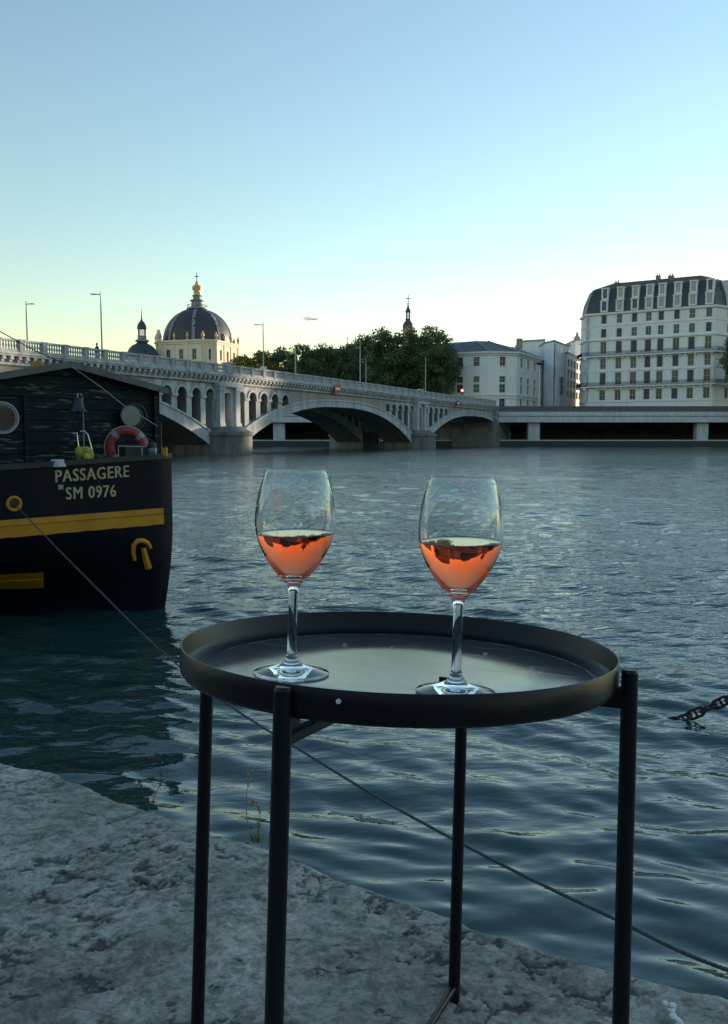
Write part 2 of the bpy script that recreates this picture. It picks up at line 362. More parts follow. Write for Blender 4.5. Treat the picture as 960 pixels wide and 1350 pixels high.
    i = np.arange((nr-1)*(nc-1)); ri, ci = i//(nc-1), i % (nc-1); v0 = ri*nc+ci
    idx = np.stack([v0, v0+nc, v0+nc+1, v0+1], -1).reshape(-1).astype(np.int32)
    me.loops.add(len(idx)); me.loops.foreach_set('vertex_index', idx)
    me.polygons.add(len(i)); me.polygons.foreach_set('loop_start', (np.arange(len(i))*4).astype(np.int32)); me.polygons.foreach_set('loop_total', np.full(len(i), 4, np.int32))
    me.polygons.foreach_set('use_smooth', np.ones(len(i), bool)); me.update(calc_edges=True)
    at2 = me.attributes.new('dirt', 'FLOAT', 'POINT'); at2.data.foreach_set('value', dirt.reshape(-1).astype(np.float32))
    me.materials.append(m)
    if me.polygons[len(me.polygons)//2].normal.z < 0: me.flip_normals()
    o = bpy.data.objects.new('quay', me); COL.objects.link(o); tag(o, kind='structure')
quay()

hm = MB(); n_ = 120  # unseen hill ring, added to block the warm horizon from reflections
for i in range(n_):
    def hp2(i): a = R(72+262*i/n_); rr = 950+120*math.sin(i*.31); return Vector((rr*math.sin(a), rr*math.cos(a), 0)), 70+22*math.sin(i*.23)+10*math.sin(i*.71+1)
    (p, ha), (q, hb) = hp2(i), hp2(i+1)
    hm.quad(p*.8, q*.8, q+Vector((0, 0, hb)), p+Vector((0, 0, ha))); hm.quad(p+Vector((0, 0, ha)), q+Vector((0, 0, hb)), q*1.3, p*1.3)
tag(hm.build('added_hills', mat('dark_added_hills', (.03, .045, .035), .9, .4, .02), smooth=60), kind='structure')
# ================================================================ NEAR BANK, unseen: wall, street and house row added to darken reflections
QD = Vector((-.86, .51, 0)).normalized(); QN = Vector((-.51, -.86, 0)).normalized()
def qframe(mb, a, b, c, d, z0, z1):
    vs = [QD*p+QN*q+Vector((0, 0, z)) for p in (a, b) for q in (c, d) for z in (z0, z1)]
    mb.add(vs, [(0, 1, 3, 2), (4, 6, 7, 5), (0, 4, 5, 1), (2, 3, 7, 6), (0, 2, 6, 4), (1, 5, 7, 3)])
mb = MB(); qframe(mb, -430, 140, 12, 13, 0, 7.4); tag(mb.build('added_river_wall', M['underwall']), 'unseen tall wall added behind the quay to darken reflections', 'wall')
mb = MB(); qframe(mb, -430, 140, 13, 90, 0, 6.6); tag(mb.build('near_street', M['asphalt']), kind='structure')
for i, (a, b, z) in enumerate(((-420, -341, 20), (-340, -261, 21), (-260, -181, 19), (-180, -111, 21), (-110, -70, 19), (-69, -30, 21), (-29, 10, 18), (11, 55, 21), (56, 95, 19), (96, 138, 20))):
    mb = MB(); qframe(mb, a, b, 34, 50, 6.6, z); qframe(mb, a+.4, b-.4, 33.6, 34.1, z-.6, z+.3); qframe(mb, a+1, b-1, 36, 48, z, z+3)
    tag(mb.build('added_house', M['house_dark']), 'unseen dark house number %s added behind the camera to block horizon light' % ('one', 'two', 'three', 'four', 'five', 'six', 'seven', 'eight', 'nine', 'ten')[i], 'house', 'unseen houses added behind the camera')
# ================================================================ BRIDGE
P1 = Vector((-16.8, 102.5, 0)); BD = Vector((.4616, .8871, 0)).normalized(); BN = Vector((BD.y, -BD.x, 0)); SP = 58.3; BAY = SP/23
def B(s, off=0, z=0): return P1+BD*s+BN*off+Vector((0, 0, z))      # off > 0 towards us
def s_at(px, off=0):
    k = (px-480)/F; o = P1+BN*off        # (x)/(y cP ...) ~ use level ray
    k2 = k/cP
    return (k2*o.y-o.x)/(BD.x-k2*BD.y)
S0, S1 = -62., 101.
def hump(s): return .33*max(0., 1-((s-8)/62)**2)
def zi(x): return 1.1+5.5*(1-min(1, abs(x)/25.9)**2.5)
def ze(x): return 2.9+4.75*(1-min(1, abs(x)/25.9)**2.6)
bridge = thing('stone_bridge', B(0, 0, 0), 'long pale stone arch bridge with balustrade and arcaded spandrels crossing the river', 'bridge')
BI = Matrix.Translation(-bridge.location)
def bpart(mb, name, mats, **k):
    o = mb.build(name, mats, bridge, origin=tuple(bridge.location), **k); o.location = (0, 0, 0); return o
WALLTOP = 8.45
def arch(mid, o0, o1, detail):
    n = 56; xs = np.linspace(-25.9, 25.9, n+1); mb = MB()
    for a, b in zip(xs[:-1], xs[1:]):
        p = lambda x, o, z: B(mid+x, o, z)
        mb.cur = 0
        mb.quad(p(a, o0, zi(a)), p(b, o0, zi(b)), p(b, o0, ze(b)), p(a, o0, ze(a)))
        mb.quad(p(a, o1, zi(a)), p(b, o1, zi(b)), p(b, o1, ze(b)), p(a, o1, ze(a)))
        mb.quad(p(a, o0, ze(a)), p(b, o0, ze(b)), p(b, o1, ze(b)), p(a, o1, ze(a)))
        mb.cur = 1
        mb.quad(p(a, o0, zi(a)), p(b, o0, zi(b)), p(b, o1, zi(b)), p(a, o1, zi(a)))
    for a in (-25.9, 25.9):   # springing
        mb.cur = 1; mb.quad(B(mid+a, o0, -.5), B(mid+a, o1, -.5), B(mid+a, o1, zi(a)), B(mid+a, o0, zi(a)))
    # a real thickness: rim moulding
    mb.cur = 0
    if detail:
        for a, b in zip(xs[:-1], xs[1:]):
            p = lambda x, o, z: B(mid+x, o, z)
            mb.quad(p(a, o0+.12, ze(a)-.22), p(b, o0+.12, ze(b)-.22), p(b, o0+.12, ze(b)+.03), p(a, o0+.12, ze(a)+.03))
            mb.quad(p(a, o0+.12, ze(a)+.03), p(b, o0+.12, ze(b)+.03), p(b, o0, ze(b)+.03), p(a, o0, ze(a)+.03))
            mb.quad(p(a, o0+.12, ze(a)-.22), p(b, o0+.12, ze(b)-.22), p(b, o0, ze(b)-.22), p(a, o0, ze(a)-.22))
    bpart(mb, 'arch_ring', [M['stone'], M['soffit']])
    # spandrel wall with the arcade
    mb = MB(); tr = MB(); ow, tz = 1.62, 7.75; ra = ow/2; sp_ = tz-ra
    cents = []
    for sg in (-1, 1):
        for k in range(5):
            x = sg*(29.15-(3.1+2.54*k))
            cents.append(x)
    edges = sorted([-26.7]+[c-ra for c in cents]+[c+ra for c in cents]+[26.7])
    def strip(a, b, zf, zt, m_=0, nn=None):
        nn = nn or max(1, int((b-a)/.8)); xx = np.linspace(a, b, nn+1)
        for u, v in zip(xx[:-1], xx[1:]):
            mb.cur = m_
            for o in (o0-.08, o1): mb.quad(B(mid+u, o, zf(u)), B(mid+v, o, zf(v)), B(mid+v, o, zt), B(mid+u, o, zt))
    for i in range(0, len(edges), 2):
        a, b = edges[i], edges[i+1]; wide = b-a > 3
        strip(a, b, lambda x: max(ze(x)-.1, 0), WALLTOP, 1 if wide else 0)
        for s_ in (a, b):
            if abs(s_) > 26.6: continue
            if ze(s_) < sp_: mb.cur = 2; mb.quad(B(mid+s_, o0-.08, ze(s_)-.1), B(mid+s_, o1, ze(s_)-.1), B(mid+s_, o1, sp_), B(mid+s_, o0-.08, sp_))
    for c in cents:
        arcs = [(c+ra*math.cos(t), sp_+ra*math.sin(t)) for t in np.linspace(PI, 0, 13)]
        for (a, za), (b, zb) in zip(arcs[:-1], arcs[1:]):
            mb.cur = 1
            for o in (o0-.08, o1): mb.quad(B(mid+a, o, za), B(mid+b, o, zb), B(mid+b, o, WALLTOP), B(mid+a, o, WALLTOP))
            mb.cur = 2; mb.quad(B(mid+a, o0-.08, za), B(mid+b, o0-.08, zb), B(mid+b, o1, zb), B(mid+a, o1, za))
        if detail:
            r1, r2 = ra+.02, ra+.30
            A_ = [(math.cos(t), math.sin(t)) for t in np.linspace(PI, 0, 13)]
            for (ca, sa), (cb, sb) in zip(A_[:-1], A_[1:]):
                q = lambda r_, cc, ss, o: B(mid+c+r_*cc, o, sp_+r_*ss)
                tr.quad(q(r1, ca, sa, o0+.04), q(r1, cb, sb, o0+.04), q(r2, cb, sb, o0+.04), q(r2, ca, sa, o0+.04))
                tr.quad(q(r1, ca, sa, o0+.04), q(r1, cb, sb, o0+.04), q(r1, cb, sb, o0-.1), q(r1, ca, sa, o0-.1))
                tr.quad(q(r2, ca, sa, o0+.04), q(r2, cb, sb, o0+.04), q(r2, cb, sb, o0-.1), q(r2, ca, sa, o0-.1))
            for sg in (-1, 1):   # capital blocks
                x = c+sg*(ra+.22); tr.fbox(B(mid, 0), BD, x-.26, x+.26, o0-.1, o0+.10, sp_-.28, sp_+.03)
            bpart(tr, 'arcade_moulding', M['stone'], fix=False); tr = MB()
    bpart(mb, 'spandrel_wall', [M['stone'], M['stone2'], M['soffit']])
for k in (-1, 0, 1):
    mid = SP*(k+.5)
    arch(mid, 0, -5.4, True); arch(mid, -10, -15.4, False)
def pier(s):
    mb = MB(); pr = [(3.3, -1), (3.3, 2.2), (3.55, 2.25), (3.55, 2.65), (3.2, 2.7), (2.2, 3.35), (0, 3.45)]
    for o in (-.2, -15.2):
        mb.lathe(pr, 28, B(s, o))
    mb.cur = 0
    for o0, o1 in ((0, -5.4), (-10, -15.4)): mb.fbox(B(s), BD, -3.3, 3.3, o1+.2, o0-.2, -1, 3.0)
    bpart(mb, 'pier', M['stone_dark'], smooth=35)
    mb = MB(); o = B(s)
    for sg in (-1, 1):
        mb.fbox(o, BD, sg*1.62-.42, sg*1.62+.42, -.3, .62, 3.3, 8.1)
        mb.fbox(o, BD, sg*1.62-.55, sg*1.62+.55, -.3, .74, 3.25, 3.75)
        mb.fbox(o, BD, sg*1.62-.55, sg*1.62+.55, -.3, .76, 7.6, 8.1)
    mb.fbox(o, BD, -2.3, 2.3, -.3, .85, 8.1, 8.62)
    mb.fbox(o, BD, -1.2, -.62, -.3, .25, 3.3, 8.1); mb.fbox(o, BD, .62, 1.2, -.3, .25, 3.3, 8.1); mb.fbox(o, BD, -.62, .62, -.3, .25, 7.4, 8.1)
    for o0, o1 in ((-.3, -5.3), (-10.1, -15.3)):
        mb.fbox(o, BD, -2.45, -.75, o1, o0, 3.0, 8.4); mb.fbox(o, BD, .75, 2.45, o1, o0, 3.0, 8.4)
    mb.fbox(o, BD, -2.4, 2.4, -15.3, -1.5, 7.9, 8.4)
    bpart(mb, 'pier_pilaster', M['stone'], bevel=.03)
for s in (-SP, 0, SP): pier(s)
# abutment where the bridge meets the far bank
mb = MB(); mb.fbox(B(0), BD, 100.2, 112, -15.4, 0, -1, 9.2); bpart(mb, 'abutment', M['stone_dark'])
# deck and cornice
mb = MB(); cn = MB(); ss = np.arange(S0, S1+.01, BAY)
def prof_strip(mb_, prof, closed=False):
    for a, b in zip(ss[:-1], ss[1:]):
        for (o1_, z1_), (o2_, z2_) in zip(prof[:-1], prof[1:]):
            mb_.quad(B(a, o1_, z1_+hump(a)), B(b, o1_, z1_+hump(b)), B(b, o2_, z2_+hump(b)), B(a, o2_, z2_+hump(a)))
prof_strip(mb, [(.05, 8.1), (.05, 9.2), (-15.5, 9.2), (-15.5, 8.1), (.05, 8.1)])
bpart(mb, 'deck', M['soffit'])
mb = MB(); prof_strip(mb, [(-2.6, 9.204), (-2.6, 9.21), (-12.8, 9.21), (-12.8, 9.204)]); bpart(mb, 'roadway', M['asphalt'])
for sgn, base in ((1, 0), (-1, -15.4)):
    q = lambda o, z: (base+sgn*o, z)
    prof_strip(cn, [q(0, 8.22), q(.18, 8.22), q(.18, 8.42), q(.06, 8.45), q(.06, 8.95), q(.62, 8.98), q(.62, 9.10), q(.74, 9.14), q(.74, 9.34), q(.3, 9.38), q(-.5, 9.38), q(-.5, 9.1)])
s = S0
while s < S1:          # corbels are the cornice's own repeating pattern
    h_ = hump(s); cn.fbox(B(s), BD, -.17, .17, .06, .56, 8.66+h_, 8.97+h_); cn.fbox(B(s), BD, -.14, .14, .06, .34, 8.46+h_, 8.67+h_); s += BAY/3
bpart(cn, 'cornice', M['stone'])
# balustrade: one pedestal and one panel of balusters per bay
pm = MB(); pm.box((0, 0, .5), (.52, .5, 1.0)); pm.box((0, 0, 1.05), (.64, .6, .12)); pm.box((0, 0, .08), (.6, .56, .16))
ped = pm.build('balustrade_pedestal', M['stone'], bridge)
pn = MB(); L_ = BAY-.5
pn.box((0, 0, .09), (L_, .4, .18)); pn.box((0, 0, 1.0), (L_, .42, .17))
for k in range(7):
    pn.lathe([(.09, .18), (.09, .24), (.055, .3), (.11, .5), (.06, .78), (.085, .86), (.085, .92)], 8, ((k-3)*L_/7, 0, 0))
pan = pn.build('balustrade_panel', M['stone'], bridge, smooth=40)
pz = math.atan2(BD.y, BD.x)
i0 = 0; first = True
for k in range(-14, 40):
    s = k*BAY
    if s > S1-1: break
    for off, lim in ((.28, -99), (-15.7, -99)):
        if off < 0 and k > 20: continue
        o = ped if first else ped.copy(); o2 = pan if first else pan.copy()
        if not first: COL.objects.link(o); COL.objects.link(o2)
        first = False
        dz = 9.38+hump(s); near_p = min(abs((s % SP)), SP-(s % SP)) < BAY*.6
        p = B(s, off, dz)-bridge.location; o.location = p; o.rotation_euler = (0, 0, pz); o.parent = bridge
        if near_p and off > 0: o.scale = (1.9, 1.7, 1.22)
        p = B(s+BAY/2, off, 9.38+hump(s+BAY/2))-bridge.location; o2.location = p; o2.parent = bridge
        o2.rotation_euler = (0, -math.atan((hump(s+BAY)-hump(s))/BAY), pz)

# ================================================================ FAR BANK
YB = 196.
mb = MB(); mb.box((60, YB+280, 7.6), (760, 556, .8)); tag(mb.build('far_bank_street', M['asphalt']), kind='structure')
mb = MB(); mb.box((20, YB+12, .6), (560, 24, 1.3)); tag(mb.build('lower_quay_road', M['asphalt']), kind='structure')
vi = thing('riverside_viaduct', (0, YB, 0), 'long grey concrete road viaduct on square columns along the far riverbank', 'viaduct')
def vpart(mb, name, m_, **k):
    o = mb.build(name, m_, vi, origin=(0, YB, 0), **k); o.location = (0, 0, 0); return o
z_p, z_s, z_m, z_b = zy(535.5, YB), zy(543, YB), zy(549.5, YB), zy(557, YB)
mb = MB(); mb.box((20, YB+8, (z_s+z_b+.8)/2), (560, 17, z_s-z_b-.8)); vpart(mb, 'deck_slab', M['concrete'])
mb = MB(); mb.box((20, YB-.75, (z_m+z_s)/2+.1), (560, .5, z_s-z_m-.2)); mb.box((20, YB-1.05, (z_b+z_m)/2), (560, .5, z_m-z_b-.04)); vpart(mb, 'fascia_beam', M['concrete'])
mb = MB(); mb.box((20, YB-.2, (z_p+z_s)/2), (560, .6, z_p-z_s)); vpart(mb, 'parapet', M['parapet'], bevel=.05)
for px in (-120, 60, 215, 368, 536, 704, 926, 1120, 1330):
    p = at(px, 588, YB); mb = MB(); mb.box((p.x, YB+1.2, z_b/2-.2), (2.7, 2.2, z_b+.7)); vpart(mb, 'column', M['concrete'], bevel=.05)
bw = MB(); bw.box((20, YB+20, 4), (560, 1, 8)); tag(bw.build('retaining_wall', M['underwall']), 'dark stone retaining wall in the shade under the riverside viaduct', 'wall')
bw = MB()
for x in np.arange(-250, 290, 12.): bw.box((x+6, YB+.4, .55), (11.9, .7, 1.9))
tag(bw.build('quay_wall', M['concrete'], bevel=.04), 'low pale quay wall at the waterline below the riverside viaduct', 'wall')

# ---------------------------------------------------------------- buildings
class Face:
    def __init__(s, A, C):
        s.o = Vector((A[0], A[1], 0)); d = Vector((C[0]-A[0], C[1]-A[1], 0)); s.len = d.length; s.u = d.normalized(); s.n = Vector((s.u.y, -s.u.x, 0))
    def P(s, a, z, off=0): v = s.o+s.u*a+s.n*off; return Vector((v.x, v.y, z))
    def upx(s, px):
        k = (px-480)/F/cP; return (k*s.o.y-s.o.x)/(s.u.x-k*s.u.y)
def wall(mb, f, z0, z1, holes, depth=.35, a0=0, a1=None):
    a1 = f.len if a1 is None else a1
    us = sorted(set([a0, a1]+[h[0] for h in holes]+[h[1] for h in holes])); zs = sorted(set([z0, z1]+[h[2] for h in holes]+[h[3] for h in holes]))
    for i in range(len(us)-1):
        for j in range(len(zs)-1):
            u, z = (us[i]+us[i+1])/2, (zs[j]+zs[j+1])/2
            if any(h[0] < u < h[1] and h[2] < z < h[3] for h in holes): continue
            mb.quad(f.P(us[i], zs[j]), f.P(us[i+1], zs[j]), f.P(us[i+1], zs[j+1]), f.P(us[i], zs[j+1]))
    for a, b, c, d in holes:
        for p, q in (((a, c), (b, c)), ((b, c), (b, d)), ((b, d), (a, d)), ((a, d), (a, c))):
            mb.quad(f.P(*p), f.P(*q), f.P(*q, -depth), f.P(*p, -depth))
def window(par, f, a, b, c, d, style, org, depth=.3, proud=False):
    """window part: frame with panes; sub-part pane / shutter"""
    mb = MB(); t = .07; dn = -depth
    bx = lambda a_, b_, c_, d_, n0, n1: mb.fbox(f.o, f.u, a_, b_, n0, n1, c_, d_)
    bx(a, a+t, c, d, dn, dn+.08); bx(b-t, b, c, d, dn, dn+.08); bx(a+t, b-t, c, c+t, dn, dn+.08); bx(a+t, b-t, d-t, d, dn, dn+.08)
    if style != 'shut':
        bx((a+b)/2-t/2, (a+b)/2+t/2, c+t, d-t, dn, dn+.08)
        if style == 'cross': bx(a+t, b-t, (c+d)/2-t/2, (c+d)/2+t/2, dn+.002, dn+.078)
    w_ = mb.build('window', M['frame'], par, origin=org); w_.location = (0, 0, 0)
    mb = MB(); bx(a, b, c, d, dn-.06, dn-.01) if style != 'shut' else bx(a+t, b-t, c+t, d-t, dn-.02, dn+.10)
    if style == 'shut':
        k = c+t+.1
        while k < d-t: mb.fbox(f.o, f.u, a+t, b-t, dn+.1, dn+.13, k, k+.05); k += .14
    g = mb.build('shutter' if style == 'shut' else 'pane', M['shutter'] if style == 'shut' else M['glassdark'], w_, origin=org); g.location = (0, 0, 0)
    return w_
def bwall(mb, name, m_, par, org, **k):
    o = mb.build(name, m_, par, origin=org, **k); o.location = (0, 0, 0); return o

# tall apartment block at the right
def tall_block():
    ZB = 8.
    pl, pr, pf, pe = at(770.5, 532, 215), at(939, 532, 199.5), at(965, 532, 204), at(1075, 532, 236)
    ps = at(764, 532, 222)
    back = [(pe.x+2, pe.y+14), (ps.x+10, ps.y+22)]
    org = (pl.x, pl.y, ZB)
    t = thing('apartment_block', org, 'tall pale corner apartment block with slate mansard, dormers and two long iron balconies', 'apartment block')
    zf = lambda y: zy(y, 213.5)
    rows = [(440, 9.5), (422, 9.0)]
    Z = dict(man0=zf(414.5), man1=zf(397.5), top=zf(380), str1=zf(449), bal1=zf(470), bal2=zf(510), base=zf(530))
    faces = [Face((ps.x, ps.y), (pl.x, pl.y)), Face((pl.x, pl.y), (pr.x, pr.y)), Face((pr.x, pr.y), (pf.x, pf.y)), Face((pf.x, pf.y), (pe.x, pe.y))]
    cols = [[767.3], [790, 810, 829.4, 847.7, 863.7, 884, 904, 925.6], [951.5], [985, 1003, 1022, 1043]]
    spec = [(422, 1.25, 2.1), (440, 1.25, 2.15), (459, 1.45, 2.9), (480, 1.35, 2.7), (500, 1.45, 2.9), (521.3, 1.4, 2.6)]
    wl = MB()
    for f, cs in zip(faces, cols):
        us = [f.upx(c) for c in cs]; holes = []
        for y, ww, hh in spec:
            z = zf(y)
            for u in us: holes.append((u-ww/2, u+ww/2, z-hh/2, z+hh/2))
        wall(wl, f, ZB, Z['man0'], holes)
        for h in holes:
            rv = random.random(); window(t, f, *h, 'shut' if rv < .36 else ('cross' if rv < .75 else 'plain'), org)
    for a, b in ((back[0], (pe.x, pe.y)), (back[1], back[0]), ((ps.x, ps.y), back[1])):
        f = Face(b, a) if False else Face(a, b); wl.quad(f.P(0, ZB), f.P(f.len, ZB), f.P(f.len, Z['man0']), f.P(0, Z['man0']))
    bwall(wl, 'wall', M['facade2'], t, org, fix=False)
    # mouldings and pilaster strips
    tr = MB(); bal = MB()
    for f, cs in zip(faces, cols):
        for z, hgt, out in ((Z['str1'], .35, .35), (Z['man0'], .5, .45), (Z['man1']-.02, .16, .05), (zf(430.5), .18, .12), (Z['base'], .4, .15), (zf(490), .14, .10)):
            if abs(z-Z['man1']) < .1: continue
            tr.fbox(f.o, f.u, -.2, f.len+.2, .0, out, z-hgt/2, z+hgt/2)
        for z in (Z['bal1'], Z['bal2']):
            tr.fbox(f.o, f.u, -.5, f.len+.5, 0, .95, z-.28, z)
            us = [f.upx(c) for c in cs]
            for u in us:
                for du in (-1.1, 1.1): tr.fbox(f.o, f.u, u+du-.14, u+du+.14, 0, .7, z-.85, z-.28)
            bal.fbox(f.o, f.u, -.5, f.len+.5, .86, .92, z+.95, z+1.02); bal.fbox(f.o, f.u, -.5, f.len+.5, .86, .92, z+.08, z+.14)
            a = -.4
            while a < f.len+.4: bal.fbox(f.o, f.u, a, a+.05, .87, .91, z+.1, z+.98); a += .16
        us = [f.upx(c) for c in cs]
        for (y, ww, hh) in spec:
            z = zf(y)
            for u in us:
                if y in (500, 459): 
                    tr.fbox(f.o, f.u, u-.95, u+.95, 0, .30, z+hh/2+.28, z+hh/2+.5)
                    tr.fbox(f.o, f.u, u-.75, u+.75, 0, .12, z+hh/2+.06, z+hh/2+.28)
                for sg in (-1, 1): tr.fbox(f.o, f.u, u+sg*(ww/2+.12)-.1, u+sg*(ww/2+.12)+.1, 0, .06, z-hh/2, z+hh/2+.05)
    bwall(tr, 'moulding', M['trim'], t, org, fix=False)
    bwall(bal, 'balcony_railing', M['iron'], t, org, fix=False)
    # mansard: two slate storeys leaning back
    ms = MB(); s1, s2 = .55, 1.9; z0, z1, z2 = Z['man0']+.25, Z['man1'], Z['top']
    ring = [Vector((ps.x, ps.y, 0)), Vector((pl.x, pl.y, 0)), Vector((pr.x, pr.y, 0)), Vector((pf.x, pf.y, 0)), Vector((pe.x, pe.y, 0)), Vector((*back[0], 0)), Vector((*back[1], 0))]
    cen = sum(ring, Vector())/len(ring)
    def inset(d):
        out = []; n_ = len(ring)
        for i, p in enumerate(ring):
            a, b = (p-ring[i-1]).normalized(), (ring[(i+1) % n_]-p).normalized()
            na, nb = Vector((-a.y, a.x, 0)), Vector((-b.y, b.x, 0)); bi = (na+nb).normalized(); out.append(p+bi*min(d/max(.3, bi.dot(na)), d*2.2))
        return out
    R0, R1, R2, R3 = inset(.05), inset(s1), inset(s2), inset(7.5)
    for i in range(len(ring)):
        j = (i+1) % len(ring)
        v = lambda r, k, z: Vector((r[k].x, r[k].y, z))
        ms.cur = 0; ms.quad(v(R0, i, z0), v(R0, j, z0), v(R1, j, z1), v(R1, i, z1)); ms.quad(v(R1, i, z1), v(R1, j, z1), v(R2, j, z2), v(R2, i, z2))
        ms.cur = 1; ms.quad(v(R2, i, z2), v(R2, j, z2), v(R3, j, z2+2.2), v(R3, i, z2+2.2))
    ms.cur = 1; ms.quad(*[Vector((p.x, p.y, z2+2.2)) for p in R3])
    rf = bwall(ms, 'mansard_roof', [M['slate'], M['tile']], t, org, fix=False)
    for u0, w_, h_, dep in ((.53, 1.0, 1.5, 1.2), (.63, 1.3, 1.2, 1.2), (.2, 1.0, .8, 1.0)):
        f = faces[1]; ch = MB(); a = f.len*u0
        ch.fbox(f.o, f.u, a-w_/2, a+w_/2, -5-dep, -5, z2+.6, z2+1.0+h_); ch.fbox(f.o, f.u, a-w_/2-.08, a+w_/2+.08, -5.08-dep, -4.92, z2+1.0+h_, z2+1.15+h_)
        for q in (-.3, .3): ch.lathe([(.16, 0), (.13, .6), (0, .6)], 8, f.P(a+q, z2+1.15+h_, -5-dep/2))
        c_ = ch.build('chimney', M['tile'], rf, origin=org); c_.location = (0, 0, 0); c_.data.materials[0] = M['stone_dark']
    for f, cs in list(zip(faces, cols))[1:]:
        for c in cs:
            u = f.upx(c)
            for (zl, zh, n_, wd) in ((z0+.15, z1-.15, .25, 1.15), (z1+.3, z2-.3, -.35, 1.0)):
                dm = MB(); a, b = u-wd/2, u+wd/2
                dm.fbox(f.o, f.u, a-.38, a, n_-1.6, n_, zl, zh); dm.fbox(f.o, f.u, b, b+.38, n_-1.6, n_, zl, zh)
                dm.fbox(f.o, f.u, a-.48, b+.48, n_-1.6, n_+.1, zh, zh+.3); dm.fbox(f.o, f.u, a, b, n_-1.6, n_, zl, zl+.35)
                dm.fbox(f.o, f.u, a+.0, b, n_-.25, n_-.15, zl+.35, zh)
                d_ = bwall(dm, 'dormer', M['trim'], t, org, fix=False)
                g = MB(); sty = random.random()
                g.fbox(f.o, f.u, a+.08, (a+b)/2-.03, n_-.15, n_-.11, zl+.43, zh-.08); g.fbox(f.o, f.u, (a+b)/2+.03, b-.08, n_-.15, n_-.11, zl+.43, zh-.08)
                g_ = g.build('shutter' if sty < .25 else 'pane', M['shutter'] if sty < .25 else M['dormerglass'], d_, origin=org); g_.location = (0, 0, 0)
M['dormerglass'] = mat('bright_window_glass', (.10, .12, .14), .08, .3, .6, spec=1.0)
tall_block()

# long classical building with slate roof in the middle
def mid_block():
    ZB = 8.; A, Bp, C, D = at(520, 530, 214), at(644, 530, 205), at(681, 530, 206.5), at(714, 530, 226)
    org = (Bp.x, Bp.y, ZB)
    t = thing('classical_building', org, 'broad pale three storey building with low slate roof and cut corner beside the trees', 'building')
    zf = lambda y: zy(y, 206); ztop = zf(464)
    faces = [Face((A.x, A.y), (Bp.x, Bp.y)), Face((Bp.x, Bp.y), (C.x, C.y)), Face((C.x, C.y), (D.x, D.y))]
    cols = [[540, 562, 583.5, 604.5, 626], [660], [684.5, 693.3, 701.8, 709.5]]
    wl = MB(); tr = MB()
    for i, (f, cs) in enumerate(zip(faces, cols)):
        ww = 1.5 if i < 2 else 1.9; holes = []
        for c in cs:
            u = f.upx(c)
            for y, hh in ((476.5, 2.2), (500, 1.45), (512, 2.0), (531, 2.6)): z = zf(y); holes.append((u-ww/2, u+ww/2, z-hh/2, z+hh/2))
        wall(wl, f, ZB, ztop, holes)
        for h in holes:
            window(t, f, *h, random.choice(('cross', 'cross', 'plain')), org)
            for q in (0,):
                tr.fbox(f.o, f.u, h[0]-.16, h[0], 0, .07, h[2], h[3]+.16); tr.fbox(f.o, f.u, h[1], h[1]+.16, 0, .07, h[2], h[3]+.16); tr.fbox(f.o, f.u, h[0], h[1], 0, .07, h[3], h[3]+.16); tr.fbox(f.o, f.u, h[0]-.16, h[1]+.16, 0, .14, h[2]-.14, h[2])
        tr.fbox(f.o, f.u, -.2, f.len+.2, 0, .8, ztop-.35, ztop+.05); tr.fbox(f.o, f.u, -.1, f.len+.1, 0, .35, ztop-.8, ztop-.35)
        tr.fbox(f.o, f.u, -.05, f.len+.05, 0, .18, zf(524.5)-.2, zf(524.5)+.2); tr.fbox(f.o, f.u, -.05, f.len+.05, 0, .3, zf(521)-.15, zf(521)+.1)
    bk = [(D.x+4, D.y+14), (A.x+3, A.y+30)]
    for a, b in (((D.x, D.y), bk[0]), (bk[0], bk[1]), (bk[1], (A.x, A.y))):
        f = Face(a, b); wl.quad(f.P(0, ZB), f.P(f.len, ZB), f.P(f.len, ztop), f.P(0, ztop))
    bwall(wl, 'wall', M['facade'], t, org, fix=False); bwall(tr, 'moulding', M['trim'], t, org, fix=False)
    rf = MB(); rg = [Vector((p[0], p[1], 0)) for p in ((A.x, A.y), (Bp.x, Bp.y), (C.x, C.y), (D.x, D.y), bk[0], bk[1])]; cen = sum(rg, Vector())/6
    o_ = [cen+(p-cen)*1.03 for p in rg]; i_ = [Vector((A.x+4, A.y+10, 0)), Vector((Bp.x-2, Bp.y+9, 0)), Vector((C.x-6, C.y+8, 0)), Vector((D.x-8, D.y+2, 0)), Vector((bk[0][0]-8, bk[0][1]-5, 0)), Vector((bk[1][0]+4, bk[1][1]-8, 0))]
    zr = zy(449.5, 214)
    for i in range(6):
        j = (i+1) % 6; rf.quad(Vector((o_[i].x, o_[i].y, ztop+.06)), Vector((o_[j].x, o_[j].y, ztop+.06)), Vector((i_[j].x, i_[j].y, zr)), Vector((i_[i].x, i_[i].y, zr)))
    rf.quad(*[Vector((p.x, p.y, zr)) for p in i_]); r_ = bwall(rf, 'roof', M['slate'], t, org, fix=False)
    rb = MB()
    for i in range(4): rb.tube([Vector((o_[i].x, o_[i].y, ztop+.12)), Vector((i_[i].x, i_[i].y, zr+.05))], .14, 6)
    x_ = rb.build('ridge_flashing', M['zinc'], r_, origin=org); x_.location = (0, 0, 0)
    ch = MB(); p = at(685, 447, 222); ch.box((p.x, p.y, p.z-1.2), (1.5, 1.0, 2.6)); x_ = ch.build('chimney', M['stone2'], r_, origin=org); x_.location = (0, 0, 0)
mid_block()

